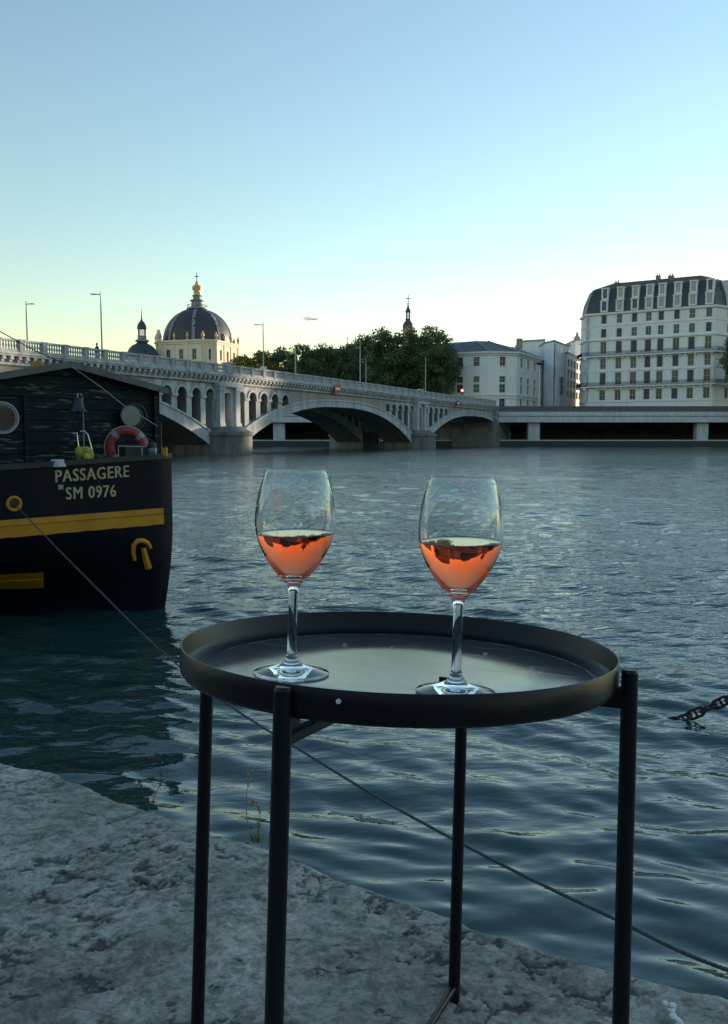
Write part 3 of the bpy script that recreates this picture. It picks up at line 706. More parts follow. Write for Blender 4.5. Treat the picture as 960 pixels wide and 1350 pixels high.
# buildings between: wrapped block, office with strips of windows
def simple_block(name, label, cat, corners, ztops, m_, wins=(), roofm=None, ZB=8.):
    org = (corners[0][0], corners[0][1], ZB); t = thing(name, org, label, cat); wl = MB(); n_ = len(corners)
    for i in range(n_):
        a, b = corners[i], corners[(i+1) % n_]; f = Face(a, b); hs = [h for fi, h in wins if fi == i]
        za, zb_ = ztops[i], ztops[(i+1) % n_]
        if abs(za-zb_) < .01: wall(wl, f, ZB, za, [h[:4] for h in hs], .3)
        else: wl.quad(f.P(0, ZB), f.P(f.len, ZB), f.P(f.len, zb_), f.P(0, za))
        for h in hs: window(t, f, *h[:4], h[4], org)
    bwall(wl, 'wall', m_, t, org, fix=False)
    rf = MB(); rf.quad(*[Vector((c[0], c[1], z)) for c, z in zip(corners, ztops)])
    for i in range(n_):
        f = Face(corners[i], corners[(i+1) % n_]); z = min(ztops[i], ztops[(i+1) % n_])
        if abs(ztops[i]-ztops[(i+1) % n_]) < .01: rf.fbox(f.o, f.u, -.1, f.len+.1, -.2, .15, z-.02, z+.4)
    bwall(rf, 'roof', roofm or M['zinc'], t, org, fix=False)
    return t, org
a, b, c = at(683, 530, 236), at(717, 530, 232), at(720, 530, 250)
ff = Face((a.x, a.y), (b.x, b.y)); wn = []
for px in (709.5, 713.5):
    for y in (460.5, 474, 488):
        u = ff.upx(px); z = zy(y, 232); wn.append((0, (u-.35, u+.35, z-.9, z+.9, 'plain')))
simple_block('apartment_house', 'small grey house end with two narrow top windows behind the classical building', 'house', [(a.x, a.y), (b.x, b.y), (c.x, c.y), (a.x+2, a.y+18)], [zy(451, 236), zy(451, 236), zy(451, 236), zy(451, 236)], M['facade'], wn)
a, b, c = at(716.5, 530, 224), at(729, 530, 219), at(748, 530, 232)
zt = zy(453, 224)
t, org = simple_block('wrapped_building', 'building under renovation wrapped in bluish white sheeting beside the tall block', 'building', [(a.x, a.y), (b.x, b.y), (c.x, c.y), (c.x-2, c.y+14), (a.x+1, a.y+16)], [zt]*5, M['white'])
# scaffold sheeting folds and a brick strip
f = Face((b.x, b.y), (c.x, c.y)); sh = MB(); n_ = 26
zz = np.linspace(9, zt-.3, 22)
for i in range(n_):
    for j in range(21):
        q = lambda a_, z_: f.P(f.len*a_, z_, .35+.28*float(fbm(np.array(a_*5.), np.array(z_*.35), 3)))
        sh.quad(q(i/n_, zz[j]), q((i+1)/n_, zz[j]), q((i+1)/n_, zz[j+1]), q(i/n_, zz[j+1]))
bwall(sh, 'sheeting', M['white'], t, org, smooth=60)
br = MB(); u = f.upx(733.5); br.fbox(f.o, f.u, u-.7, u+.7, .7, .9, zy(520, 224), zy(497, 224)); bwall(br, 'banner', mat('banner_brown', (.2, .12, .1), .8, .3, 2), t, org)
a, b = at(747, 530, 226), at(769, 530, 248); f = Face((a.x, a.y), (b.x, b.y)); wn = []; zt = zy(466, 226)
nc = 6
for i in range(nc):
    for y in (480, 493.5, 507, 520):
        u = f.len*(i+.5)/nc; z = zy(y, 232); wn.append((0, (u-f.len/nc*.32, u+f.len/nc*.32, z-.95, z+.95, 'plain')))
simple_block('office_building', 'plain office building with rows of narrow windows squeezed left of the tall block', 'office building', [(a.x, a.y), (b.x, b.y), (b.x-3, b.y+16), (a.x-3, a.y+18)], [zt]*4, M['facade'], wn)
a, b = at(727, 530, 262), at(752, 530, 262); simple_block('rear_building', 'flat topped pale building rising behind the sheeted one', 'building', [(a.x, a.y), (b.x, b.y), (b.x, b.y+15), (a.x, a.y+15)], [zy(456, 262)]*4, M['facade'])
a, b = at(757, 530, 256), at(772, 530, 256); tt, oo = simple_block('chimney_building', 'narrow pale building with a roof turret just left of the tall block', 'building', [(a.x, a.y), (b.x, b.y), (b.x, b.y+12), (a.x, a.y+12)], [zy(449, 256)]*4, M['facade'])
mb = MB(); p = at(762, 446, 256); mb.lathe([(1.0, -1), (1.0, .3), (.5, .8), (.3, 1.8), (0, 2.2)], 10, (p.x, p.y+1, p.z)); mb.tube([(p.x, p.y+1, p.z), (p.x, p.y+1, p.z+5.5)], .05, 5); mb.tube([(p.x-.9, p.y+1, p.z+4.6), (p.x+.9, p.y+1, p.z+4.6)], .05, 5); bwall(mb, 'turret', M['stone2'], tt, oo)
# unseen houses added on the right to block the low sun
for i, (xa, xb, ya, z) in enumerate(((136, 176, 206, 27), (178, 222, 208, 30), (224, 262, 206, 26), (264, 310, 209, 29))):
    wn = [(0, (u-.6, u+.6, zz_-1, zz_+1, 'plain')) for u in np.arange(3, xb-xa-2, 4.) for zz_ in (12, 16, 20, 24)]
    simple_block('added_house', 'unseen pale house, %s beyond the tall block, added to block the sun' % ('first', 'second', 'third', 'fourth')[i], 'house', [(xa, ya), (xb, ya), (xb, ya+16), (xa, ya+16)], [z]*4, M['facade'], wn)
# hospital wing roof glimpsed behind the trees
a, b = at(395, 530, 262), at(640, 530, 250); f = Face((a.x, a.y), (b.x, b.y)); zt = zy(470, 256)
wn = []
for i in range(22):
    for y in (482, 497, 512):
        u = f.len*(i+.5)/22; z = zy(y, 256); wn.append((0, (u-.6, u+.6, z-1.1, z+1.1, 'cross')))
t, org = simple_block('hospital_wing', 'long pale wing with pitched slate roof half hidden behind the trees', 'building', [(a.x, a.y), (b.x, b.y), (b.x+1, b.y+14), (a.x+1, a.y+14)], [zt]*4, M['facade'], wn)
rf = MB(); zr = zy(457.5, 262); f2 = Face((a.x+1, a.y+7), (b.x+1, b.y+7)); fb = Face((a.x+1, a.y+14), (b.x+1, b.y+14))
rf.quad(f.P(0, zt+.45, .3), f.P(f.len, zt+.45, .3), f2.P(f2.len-4, zr), f2.P(4, zr)); rf.quad(fb.P(0, zt+.45), fb.P(fb.len, zt+.45), f2.P(f2.len-4, zr), f2.P(4, zr)); rf.quad(f.P(0, zt+.45, .3), fb.P(0, zt+.45), f2.P(4, zr)); rf.quad(f.P(f.len, zt+.45, .3), fb.P(fb.len, zt+.45), f2.P(f2.len-4, zr))
bwall(rf, 'pitched_roof', M['slate'], t, org, fix=False)
mb = MB(); p = at(463.5, 452, 262); mb.fbox(Vector((p.x, p.y+3, 0)), Vector((1, 0, 0)), -1.8, 1.8, -.8, .8, zr-2, p.z)
for q in (-1.2, 1.2): mb.tube([(p.x+q, p.y+3, p.z), (p.x+q, p.y+3, p.z+2.2)], .14, 6)
bwall(mb, 'chimney', M['stone2'], t, org)

# ---------------------------------------------------------------- domes
def big_dome():
    Y = 300.; c = at(261, 455, Y); K = Y/F; org = (c.x, c.y, 8.)
    t = thing('domed_hospital', org, 'large dark slate dome with gilded statue and cross on a cream stone drum', 'domed building')
    zc = zy(455, Y); cz = zc
    # drum: square with cut corners
    hw = 46*K; ct = 13*K; pts = []
    for sx, sy, fl in ((-1, -1, 0), (-1, -1, 1), (1, -1, 0), (1, -1, 1), (1, 1, 0), (1, 1, 1), (-1, 1, 0), (-1, 1, 1)):
        pass
    raw = [(-hw, -hw+ct), (-hw+ct, -hw), (hw-ct, -hw), (hw, -hw+ct), (hw, hw-ct), (hw-ct, hw), (-hw+ct, hw), (-hw, hw-ct)]
    rot = R(-18); pts = [(c.x+(x*math.cos(rot)-y*math.sin(rot))*.93, c.y+(x*math.sin(rot)+y*math.cos(rot))*.93) for x, y in raw]
    wl = MB(); tr = MB()
    for i in range(8):
        f = Face(pts[i], pts[(i+1) % 8]); holes = []
        if i % 2 == 1 and i < 4:
            for k in (.2, .5, .8): u = f.len*k; holes.append((u-.8, u+.8, zc-6.2, zc-2.6))
        elif i < 4: holes.append((f.len/2-.7, f.len/2+.7, zc-6.2, zc-2.6))
        wall(wl, f, 8, zc, holes, .5)
        for h in holes: window(t, f, *h, 'cross', org, .4)
        tr.fbox(f.o, f.u, -.3, f.len+.3, 0, .7, zc-.1, zc+.5); tr.fbox(f.o, f.u, -.15, f.len+.15, 0, .35, zc-.8, zc-.1)
        for k in (0.03, .35, .65, .97): u = f.len*k; tr.fbox(f.o, f.u, u-.3, u+.3, 0, .22, zc-9, zc-.8)
    tr.add([Vector((x, y, zc+.45)) for x, y in pts], [tuple(range(8))])
    bwall(wl, 'drum_wall', M['cream'], t, org, fix=False); bwall(tr, 'drum_cornice', M['cream'], t, org, fix=False)
    dm = MB(); r0 = 43.5*K; zt = zy(407.5, Y); hh = zt-zc-.5; pr = []
    for i in range(19):
        a = PI/2*i/18; rr = r0*(math.cos(a)**.92 if a < PI/2 else 0)
        if rr < 3.1: pr.append((3.1, .5+hh*math.sin(math.acos(min(1, (3.1/r0)**(1/.92)))))); break
        pr.append((rr, .5+hh*math.sin(a)))
    dm.lathe(pr, 64, (c.x, c.y, zc)); ring = dm; bwall(dm, 'dome', M['domeslate'], t, org, smooth=60)
    rb = MB()
    for k in range(8):
        a = 2*PI*k/8-PI/2+R(4); prev = []
        for side in (-1, 1):
            prev.append([Vector((c.x+r*math.cos(a)-side*.55*math.sin(a), c.y+r*math.sin(a)+side*.55*math.cos(a), zc+z)) for r, z in [(q[0]+.35, q[1]) for q in pr]])
        inner = [[Vector((c.x+r*math.cos(a)-side*.55*math.sin(a), c.y+r*math.sin(a)+side*.55*math.cos(a), zc+z)) for r, z in [(q[0]-.2, q[1]) for q in pr]] for side in (-1, 1)]
        for i in range(len(pr)-1):
            rb.quad(prev[0][i], prev[1][i], prev[1][i+1], prev[0][i+1])
            for q in (0, 1): rb.quad(prev[q][i], inner[q][i], inner[q][i+1], prev[q][i+1])
    bwall(rb, 'dome_rib', M['zinc'], t, org, smooth=40)
    ln = MB(); zz = lambda y: zy(y, Y)-zc
    ln.lathe([(3.0, zz(409)), (3.7, zz(408)), (3.7, zz(406.5)), (2.2, zz(405.5)), (2.0, zz(398)), (2.5, zz(397)), (2.5, zz(396)), (1.5, zz(395)), (1.35, zz(391)), (1.8, zz(390.5)), (1.7, zz(389.5)), (.9, zz(388.5)), (0, zz(388))], 16, (c.x, c.y, zc)); bwall(ln, 'lantern', M['zinc'], t, org, smooth=30)
    ra = MB()
    for k in range(16):
        a = 2*PI*k/16; p = Vector((c.x+3.5*math.cos(a), c.y+3.5*math.sin(a), zc+zz(406.5))); ra.tube([p, p+Vector((0, 0, 1.0))], .08, 5)
    ra.torus((c.x, c.y, zc+zz(406.5)+1.0), 3.5, .09, n=24, k=6); bwall(ra, 'lantern_railing', M['zinc'], t, org)
    st = MB(); st.lathe([(.95, zz(389)), (.8, zz(386)), (1.15, zz(384)), (1.0, zz(380)), (1.25, zz(378)), (.7, zz(375)), (.55, zz(373)), (.3, zz(371)), (.0, zz(370))], 12, (c.x, c.y, zc))
    for sx in (-1, 1): st.ball((c.x+sx*1.0, c.y-.4, zc+zz(380)), .62, (1, 1, 1.5)); st.ball((c.x+sx*.7, c.y, zc+zz(386)), .55, (1, 1, 1.4))
    bwall(st, 'statue', M['gold'], t, org, smooth=50)
    cr = MB(); cr.tube([(c.x, c.y, zc+zz(371)), (c.x, c.y, zc+zz(359.5))], .14, 6); cr.tube([(c.x-.75, c.y, zc+zz(364.5)), (c.x+.75, c.y, zc+zz(364.5))], .13, 6); bwall(cr, 'cross', M['iron'], t, org)
    for i in range(0, 8):
        for k in ((0, .35, .65) if i % 2 else (0,)):
            a, b = Vector(pts[i]), Vector(pts[(i+1) % 8]); p = a.lerp(b, k)
            ur = MB(); ur.lathe([(.45, .5), (.45, .9), (.2, 1.1), (.62, 1.9), (.55, 2.3), (.25, 2.6), (.3, 3.0), (0, 3.4)], 10, (p.x, p.y, zc)); bwall(ur, 'urn', M['gold'], t, org, smooth=50)
    f = Face(pts[0], pts[1]); pd = MB(); p = (Vector((*pts[1], 0))-c).normalized()
    f = Face(pts[1], pts[2]); q = f.len*.0+1.0
    f = Face(pts[0], pts[1]); a = f.len*.55
    pd.add([f.P(a-2.4, zc+.5, .2), f.P(a+2.4, zc+.5, .2), f.P(a+2.1, zc+2.4, .2), f.P(a+.8, zc+3.6, .2), f.P(a, zc+4.6, .2), f.P(a-.8, zc+3.6, .2), f.P(a-2.1, zc+2.4, .2)] +
           [f.P(a-2.4, zc+.5, -.8), f.P(a+2.4, zc+.5, -.8), f.P(a+2.1, zc+2.4, -.8), f.P(a+.8, zc+3.6, -.8), f.P(a, zc+4.6, -.8), f.P(a-.8, zc+3.6, -.8), f.P(a-2.1, zc+2.4, -.8)],
           [tuple(range(7)), tuple(range(7, 14))[::-1]]+[(i, (i+1) % 7, 7+(i+1) % 7, 7+i) for i in range(7)])
    bwall(pd, 'pediment', M['cream'], t, org)
big_dome()
def small_dome():
    Y = 288.; c = at(188, 473, Y); zc = c.z; org = (c.x, c.y, 8.); zz = lambda y: zy(y, Y)-zc
    t = thing('domed_pavilion', org, 'small dark bell shaped dome with slim lantern and needle, left of the big dome', 'domed building')
    w_ = MB(); w_.lathe([(5.0, 8-zc), (5.0, -.4), (5.6, -.3), (5.6, .2), (5.2, .25)], 8, (c.x, c.y, zc)); bwall(w_, 'wall', M['facade'], t, org)
    d = MB(); d.lathe([(5.35, .1), (5.3, 1.5), (5.0, zz(465)), (4.4, zz(460)), (3.4, zz(456)), (2.2, zz(453.5)), (1.7, zz(452)), (1.6, zz(451))], 32, (c.x, c.y, zc)); bwall(d, 'dome', M['slate'], t, org, smooth=50)
    for k in range(4):
        a = PI/2*k+.5; e = MB(); e.ball((c.x+4.8*math.cos(a), c.y+4.8*math.sin(a), zc+zz(466)), .5); bwall(e, 'round_window', M['glassdark'], t, org, smooth=True)
    l = MB(); l.lathe([(1.6, zz(451.5)), (2.3, zz(450.5)), (2.3, zz(448.5)), (1.5, zz(447.5)), (1.5, zz(444)), (1.5, zz(443))], 12, (c.x, c.y, zc))
    for k in range(6):
        a = PI/3*k; p = Vector((c.x+1.2*math.cos(a), c.y+1.2*math.sin(a), zc)); l.tube([p+Vector((0, 0, zz(444))), p+Vector((0, 0, zz(433)))], .2, 6)
    l.lathe([(0, zz(444)), (1.5, zz(443.8))], 12, (c.x, c.y, zc)); bwall(l, 'lantern', M['zinc'], t, org)
    cp = MB(); cp.lathe([(1.6, zz(433.5)), (1.6, zz(432.5)), (1.45, zz(429)), (1.0, zz(425.5)), (.4, zz(423)), (.2, zz(420)), (.05, zz(407)), (0, zz(406))], 16, (c.x, c.y, zc)); bwall(cp, 'cupola', M['slate'], t, org, smooth=50)
small_dome()
def steeple():
    Y = 290.; c = at(538, 440, Y); zc = c.z; org = (c.x, c.y, 8.); zz = lambda y: zy(y, Y)-zc
    t = thing('church_spire', org, 'slim dark church spire with bulb and cross rising above the trees', 'church tower')
    a = MB(); a.lathe([(1.75, 8-zc), (1.75, zz(437)), (2.1, zz(436)), (2.1, zz(434.5)), (1.8, zz(434))], 8, (c.x, c.y, zc)); bwall(a, 'tower', M['stone2'], t, org)
    a = MB(); a.lathe([(1.7, zz(434.2)), (1.9, zz(430)), (1.5, zz(426)), (.9, zz(423)), (.85, zz(421))], 16, (c.x, c.y, zc)); bwall(a, 'bulb_roof', M['slate'], t, org, smooth=50)
    a = MB()
    for k in range(4):
        q = PI/2*k+.4; p = Vector((c.x+.65*math.cos(q), c.y+.65*math.sin(q), zc)); a.tube([p+Vector((0, 0, zz(421.5))), p+Vector((0, 0, zz(411)))], .17, 6)
    a.lathe([(1.0, zz(411.5)), (1.0, zz(410.5)), (.5, zz(407)), (.25, zz(403)), (.2, zz(399))], 10, (c.x, c.y, zc)); a.lathe([(0, zz(421.4)), (1., zz(421.3)), (1., zz(420.5)), (0, zz(420.4))], 10, (c.x, c.y, zc)); bwall(a, 'lantern', M['slate'], t, org)
    a = MB(); a.tube([(c.x, c.y, zc+zz(400)), (c.x, c.y, zc+zz(389))], .13, 6); a.tube([(c.x-.8, c.y, zc+zz(393.5)), (c.x+.8, c.y, zc+zz(393.5))], .12, 6); bwall(a, 'cross', M['iron'], t, org)
steeple()

# ---------------------------------------------------------------- trees
def tree_mesh(seed, hgt, rad, mleaf):
    rg = np.random.default_rng(seed); tk = MB(); th = hgt*.26
    tk.tube([(0, 0, 0), (.15, 0, th*.5), (.1, .1, th), (0, .2, hgt*.5), (.2, 0, hgt*.75)], [.42, .36, .32, .2, .08], 10)
    clumps = []
    for i in range(13):
        a = rg.uniform(0, 2*PI); z = th*rg.uniform(.75, 1.1); e = rg.uniform(.25, 1.0)
        tz = hgt*(.42+.5*e*rg.uniform(.6, 1)); tr_ = rad*rg.uniform(.35, .85)*(1-.5*max(0, (tz/hgt-.6)/.4))
        p0 = Vector((0, 0, z)); p2 = Vector((tr_*math.cos(a), tr_*math.sin(a), tz)); p1 = p0.lerp(p2, .5)+Vector((0, 0, hgt*.05))
        tk.tube([p0, p1, p2], [.2, .13, .05], 6)
    trunk = tk
    ncl = 95
    for i in range(ncl):
        while True:
            p = rg.uniform(-1, 1, 3); q = np.linalg.norm(p)
            if .35 < q < 1: break
        z = .62+p[2]*.38; w_ = 1-.25*max(0, p[2]); clumps.append((p[0]*rad*w_, p[1]*rad*w_, z*hgt, rad*rg.uniform(.13, .30)))
    V, Fc = [], []; b = 0
    for cx, cy, cz, cr in clumps:
        nl = int(100*(cr/(rad*.2))**2)
        d = rg.normal(size=(nl, 3)); d /= np.linalg.norm(d, axis=1)[:, None]; rr = cr*rg.uniform(.3, 1.1, nl)[:, None]
        P = np.array([cx, cy, cz])+d*rr*np.array([1.15, 1.15, .85]); s_ = rg.uniform(.13, .30, nl)[:, None]
        u = rg.normal(size=(nl, 3)); u /= np.linalg.norm(u, axis=1)[:, None]; v = np.cross(u, rg.normal(size=(nl, 3))); v /= np.linalg.norm(v, axis=1)[:, None]
        q = np.stack([P-u*s_, P+v*s_*.7, P+u*s_, P-v*s_*.7], 1).reshape(-1, 3); V.append(q); Fc += [(b+4*k, b+4*k+1, b+4*k+2, b+4*k+3) for k in range(nl)]; b += 4*nl
    me = bpy.data.meshes.new('crown'); me.from_pydata(np.concatenate(V).tolist(), [], Fc); me.materials.append(mleaf)
    return trunk, me
TR = []
for sd_, ml in ((1, 'leaf'), (2, 'leaf'), (3, 'leaf'), (4, 'leaf_sunlit')):
    tk, cm = tree_mesh(sd_, 16., 5.6, M[ml]); t = thing('plane_tree', (0, 0, 0), 'x', 'tree', 'plane trees on the far bank')
    tk.build('trunk', M['bark'], t, smooth=60); co = bpy.data.objects.new('crown', cm); COL.objects.link(co); co.parent = t; TR.append(t)
used = set()
def tree(k, px, topy, wpx, Y, label, base=8.0):
    t = TR[k] if k not in used else copy_tree(TR[k]); used.add(k)
    p = at(px, topy, Y); hgt = (p.z-base); sc = hgt/16.; wr = wpx/2*Y/F/5.4
    t.location = (p.x, Y, base); t.scale = (wr, wr, sc); t.rotation_euler = (0, 0, random.uniform(0, 6.28)); t['label'] = label
tree(3, 318, 470, 52, 205, 'low tree coloured sunlit yellow, leftmost in the row, beneath the big dome')
tree(3, 348, 463, 50, 208, 'yellowish green tree behind the lamp with the white plate')
tree(0, 372, 460, 56, 212, 'green plane tree between the white plate lamp and the next bare pole')
tree(1, 398, 454, 54, 207, 'pointed green tree behind the slim pole right of the white plate lamp')
tree(2, 428, 453, 58, 210, 'rounded green tree above the red sign on the bridge cornice')
tree(0, 455, 458, 50, 213, 'dark tree in front of the twin chimney stack')
tree(1, 482, 443, 56, 209, 'dark tree behind the pair of close standing lamp posts')
tree(2, 513, 430, 70, 205, 'tall dark tree just left of the church spire')
tree(0, 541, 436, 60, 206, 'dark tree directly beneath the church spire')
tree(1, 570, 431, 66, 204, 'tallest rounded dark tree at the right end of the row')
tree(2, 587, 458, 40, 203, 'low hanging tree edge against the classical building')
tree(2, 983, 430, 52, 190, 'green tree cut off by the right edge before the tall block')
tree(1, 1010, 440, 60, 192, 'tree outside right of the tall block front')

# ---------------------------------------------------------------- lamps, signs
def lamp(px, topy, off, label, arm=0, plate=None, r=.08, sidx=None, Y=None, base=None, double=False):
    if Y is None: s = s_at(px, off); p = B(s, off, 9.25+hump(s)); 
    else: q = at(px, 530, Y); p = Vector((q.x, Y, base or 8.0))
    zt = zy(topy, p.y); t = thing('street_lamp', p, label, 'street lamp', 'slim street lamps on the bridge and the far bank')
    hgt = zt-p.z; a = MB(); a.tube([(0, 0, 0), (0, 0, .5)], [r*1.8, r*1.7], 8); a.tube([(0, 0, .5), (0, 0, hgt*.8), (0, 0, hgt)], [r*1.2, r*.85, r*.6], 8); a.build('pole', M['steel'], t, smooth=60)
    if arm:
        a = MB(); L_ = abs(arm); sg = 1 if arm > 0 else -1; a.tube([(0, 0, hgt*.955), (sg*L_*.5, 0, hgt*.96)], .05, 6); a.build('arm', M['steel'], t)
        a = MB(); a.box((sg*L_*.75, 0, hgt*.96), (L_*.5, .22, .11)); a.build('lamp_head', M['steel'], t, bevel=.03)
    if plate: a = MB(); a.box((0, -.12, zy(plate, p.y)-p.z), (.9, .05, .38)); a.build('sign_plate', mat('pale_plate', (.6, .62, .62), .5, .1, 3), t)
lamp(44, 397, -14.2, 'leftmost street lamp on the bridge with its arm pointing right', .9)
lamp(140.5, 384, -1.6, 'tall street lamp on the bridge with its arm pointing left, right of the leftmost lamp', -1.0)
lamp(349.5, 425, -1.6, 'bridge street lamp carrying a white plate halfway down', -1.2, plate=485)
lamp(391, 459, -1.6, 'short bare lamp post standing right of the lamp with the white plate')
lamp(475, 449, -1.6, 'taller of the two close lamp posts before the dark trees')
lamp(482.5, 472, -14, 'shorter lamp post immediately right of the taller one before the trees')
lamp(560, 471, -1.6, 'lamp post before the trees left of the classical building')
lamp(688, 490, 0, 'street lamp with short arm before the classical building corner', 1.0, Y=198)
lamp(827, 486, 0, 'thin dark street lamp in front of the tall block facade', .5, Y=198, r=.05)
# mushroom headed mast
p = at(711, 530, 200); t = thing('lamp_mast', (p.x, 200, 8), 'white mast topped by a dark flat round lamp head, before the sheeted building', 'street lamp')
zt = zy(481, 200)-8; a = MB(); a.tube([(0, 0, 0), (0, 0, zt)], [.22, .14], 10); a.build('mast', mat('white_mast', (.6, .6, .6), .5), t, smooth=60)
a = MB(); a.lathe([(0, zt-.1), (.5, zt), (.95, zt+.25), (.95, zt+.45), (.6, zt+.6), (0, zt+.65)], 20); a.build('lamp_head', M['iron'], t, smooth=40)
M['signred'] = mat('sign_red', (.55, .03, .03), .5, .1, 3); M['signwhite'] = mat('sign_white', (.75, .75, .75), .5, .05, 3)
def no_entry(px, s_w, label):
    s = s_at(px, .8); dz = 8.95+hump(s); t = thing('navigation_sign', B(s, .8, dz), label, 'sign', 'red and white navigation boards on the bridge')
    t.rotation_euler = (0, 0, pz)
    a = MB(); a.box((0, -.10, 0), (s_w, .06, s_w*.72)); a.build('board', M['signred'], t, bevel=.01)
    a = MB(); a.box((0, -.14, .0), (s_w*.82, .03, s_w*.22)); a.build('white_bar', M['signwhite'], t)
no_entry(445, 1.7, 'large red board with a white bar fixed to the cornice above the middle arch')
no_entry(602, 1.4, 'smaller red and white board on the cornice above the right hand arch')
s = s_at(608, -1); t = thing('traffic_light', B(s, -1., 9.3), 'traffic light glowing red at the far end of the bridge', 'traffic light'); a = MB(); a.tube([(0, 0, 0), (0, 0, 2.6)], .07, 8); a.build('pole', M['iron'], t)
a = MB(); a.box((0, 0, 2.3), (.42, .3, 1.1)); a.build('housing', M['iron'], t, bevel=.03)
em = bpy.data.materials.new('red_signal'); em.use_nodes = True; b_ = em.node_tree.nodes['Principled BSDF']; b_.inputs['Base Color'].default_value = (.6, .02, .03, 1); b_.inputs['Emission Color'].default_value = (1, .05, .08, 1); b_.inputs['Emission Strength'].default_value = 5
a = MB(); a.ball((-.05, -.2, 2.55), .26, (1, .5, 1), 14, 8); a.build('red_lens', em, t, smooth=True)
# pedestrian on the bridge
s = s_at(134, -.8); pp = B(s, -.8, 9.38+hump(s)); me = bpy.data.meshes.new('person')
J = [(0, 0, .95), (0, 0, 1.2), (0, 0, 1.42), (0, .01, 1.52), (0, .02, 1.63), (0, .02, 1.74), (.19, 0, 1.40), (.25, .03, 1.13), (.18, .2, 1.02), (-.19, 0, 1.40), (-.25, .03, 1.13), (-.18, .2, 1.02), (.1, 0, .9), (.11, .04, .48), (.11, -.02, .07), (.11, .14, .03), (-.1, 0, .9), (-.12, -.04, .48), (-.12, -.10, .07), (-.12, .06, .03)]
E2 = [(0, 1), (1, 2), (2, 3), (3, 4), (4, 5), (2, 6), (6, 7), (7, 8), (2, 9), (9, 10), (10, 11), (0, 12), (12, 13), (13, 14), (14, 15), (0, 16), (16, 17), (17, 18), (18, 19)]
RR = [.14, .14, .15, .055, .1, .085, .07, .05, .035, .07, .05, .035, .1, .07, .045, .035, .1, .07, .045, .035]
me.from_pydata(J, E2, []); o = bpy.data.objects.new('person', me); COL.objects.link(o); o.location = pp; o.rotation_euler = (0, 0, pz+PI*.5)
sk = o.modifiers.new('skin', 'SKIN'); 
for v, r_ in zip(me.skin_vertices[0].data, RR): v.radius = (r_, r_*.8)
me.skin_vertices[0].data[0].use_root = True; ssd = o.modifiers.new('sub', 'SUBSURF'); ssd.levels = 1; ssd.render_levels = 2
me.materials.append(mat('dark_coat', (.03, .03, .04), .9)); tag(o, 'person in dark clothes walking behind the balustrade by the tall lamp', 'person')
hr = MB(); hr.ball((0, .0, 1.75), .105, (1, 1.05, .9)); hr.build('hair', mat('hair', (.03, .022, .018), .8), o, smooth=True)

# small cloud low over the horizon
cl = MB(); p = at(411, 421, 1500)
for i in range(16): cl.ball((p.x+random.uniform(-14, 14), 1500+random.uniform(-5, 5), p.z+random.uniform(-1.6, 1.6)+1.2*math.sin(i)), random.uniform(2.5, 4), (1.7, 1, .55))
cm = bpy.data.materials.new('cloud'); cm.use_nodes = True; nn = cm.node_tree.nodes; nn.remove(nn['Principled BSDF'])
tb_ = nn.new('ShaderNodeBsdfTranslucent'); tb_.inputs[0].default_value = (.95, .9, .88, 1); tp_ = nn.new('ShaderNodeBsdfTransparent'); mx_ = nn.new('ShaderNodeMixShader'); mx_.inputs[0].default_value = .35
cm.node_tree.links.new(tp_.outputs[0], mx_.inputs[1]); cm.node_tree.links.new(tb_.outputs[0], mx_.inputs[2]); cm.node_tree.links.new(mx_.outputs[0], nn['Material Output'].inputs[0])
tag(cl.build('cloud', cm, smooth=True, fix=False), kind='structure')

# ================================================================ BOAT
FD = Vector((-.77, -.635, 0)).normalized(); AX = Vector((FD.y, -FD.x, 0))  # face direction (to the left, nearer), axis aft
if AX.y < 0: AX = -AX
UW = 2.5
def hx(u, z): return -2.27-u-(.09*max(0, 1-z)**2)*max(0, 1-u/.6)
def sst(t): t = min(1, max(0, t)); return t*t*(3-2*t)
def hy(u, z):
    top = 9.75-.825*u; wl_ = 9.66-.10*u; k = sst(z/1.05); y = wl_*(1-k)+top*k
    return y+.10*max(0, 1-u/.14)**2+.10*max(0, 1-(UW-u)/.14)**2
def hp(u, z, out=0):
    p = Vector((hx(u, z), hy(u, z), z))
    if out: p -= AX*out
    return p
def htop(u): return 1.80-.064*u
def hull_from_px(px, py):
    """where a ray meets the bow plating"""
    r = ray(px, py); o = Vector((0, 0, H)); best = None
    for i in range(4000):
        t = 6+i*.001*4; p = o+r*t; u = -2.27-p.x
        if p.y > hy(max(0, u), max(-.2, min(2, p.z))): return u, p.z
    return 1, 1
M['hull'] = stained('black_hull_paint', (.0045, .007, .016), (.014, .012, .010), .8, .5, .003, .42); M['hull'].node_tree.nodes['Principled BSDF'].inputs['Specular IOR Level'].default_value = .15
M['hullb'] = M['hull']
M['yellow'] = mat('worn_yellow_paint', (.50, .20, .008), .5, .3, 4, .002, 20, col2=(.68, .31, .012))
M['letters'] = mat('faded_cream_paint', (.52, .43, .22), .6, .25, 12)
M['chrome'] = mat('chrome', (.7, .7, .7), .15, .05, 3, metal=1)
boat = thing('houseboat', (-3.5, 10, 0), 'black barge houseboat with yellow bands and dark timber cabin moored at left', 'boat')
bo = tuple(boat.location)
def bpt(mb, name, m_, par=None, **k):
    o = mb.build(name, m_, par or boat, origin=bo, **k); o.location = (0, 0, 0); return o
mb = MB(); zs = [-.5, 0, .1, .2, .3, .4, .5, .6, .7, .8, .9, 1.0, 1.2, 1.4, 1.6, None]; nu = 36
us = [UW*i/nu for i in range(nu+1)]; LEN = 11.
def col_pts():
    out = []
    for i in range(13, 0, -1): out.append(('s', LEN*i/13))
    for u in us: out.append(('f', u))
    for i in range(1, 14): out.append(('p', LEN*i/13))
    return out
cpts = col_pts()
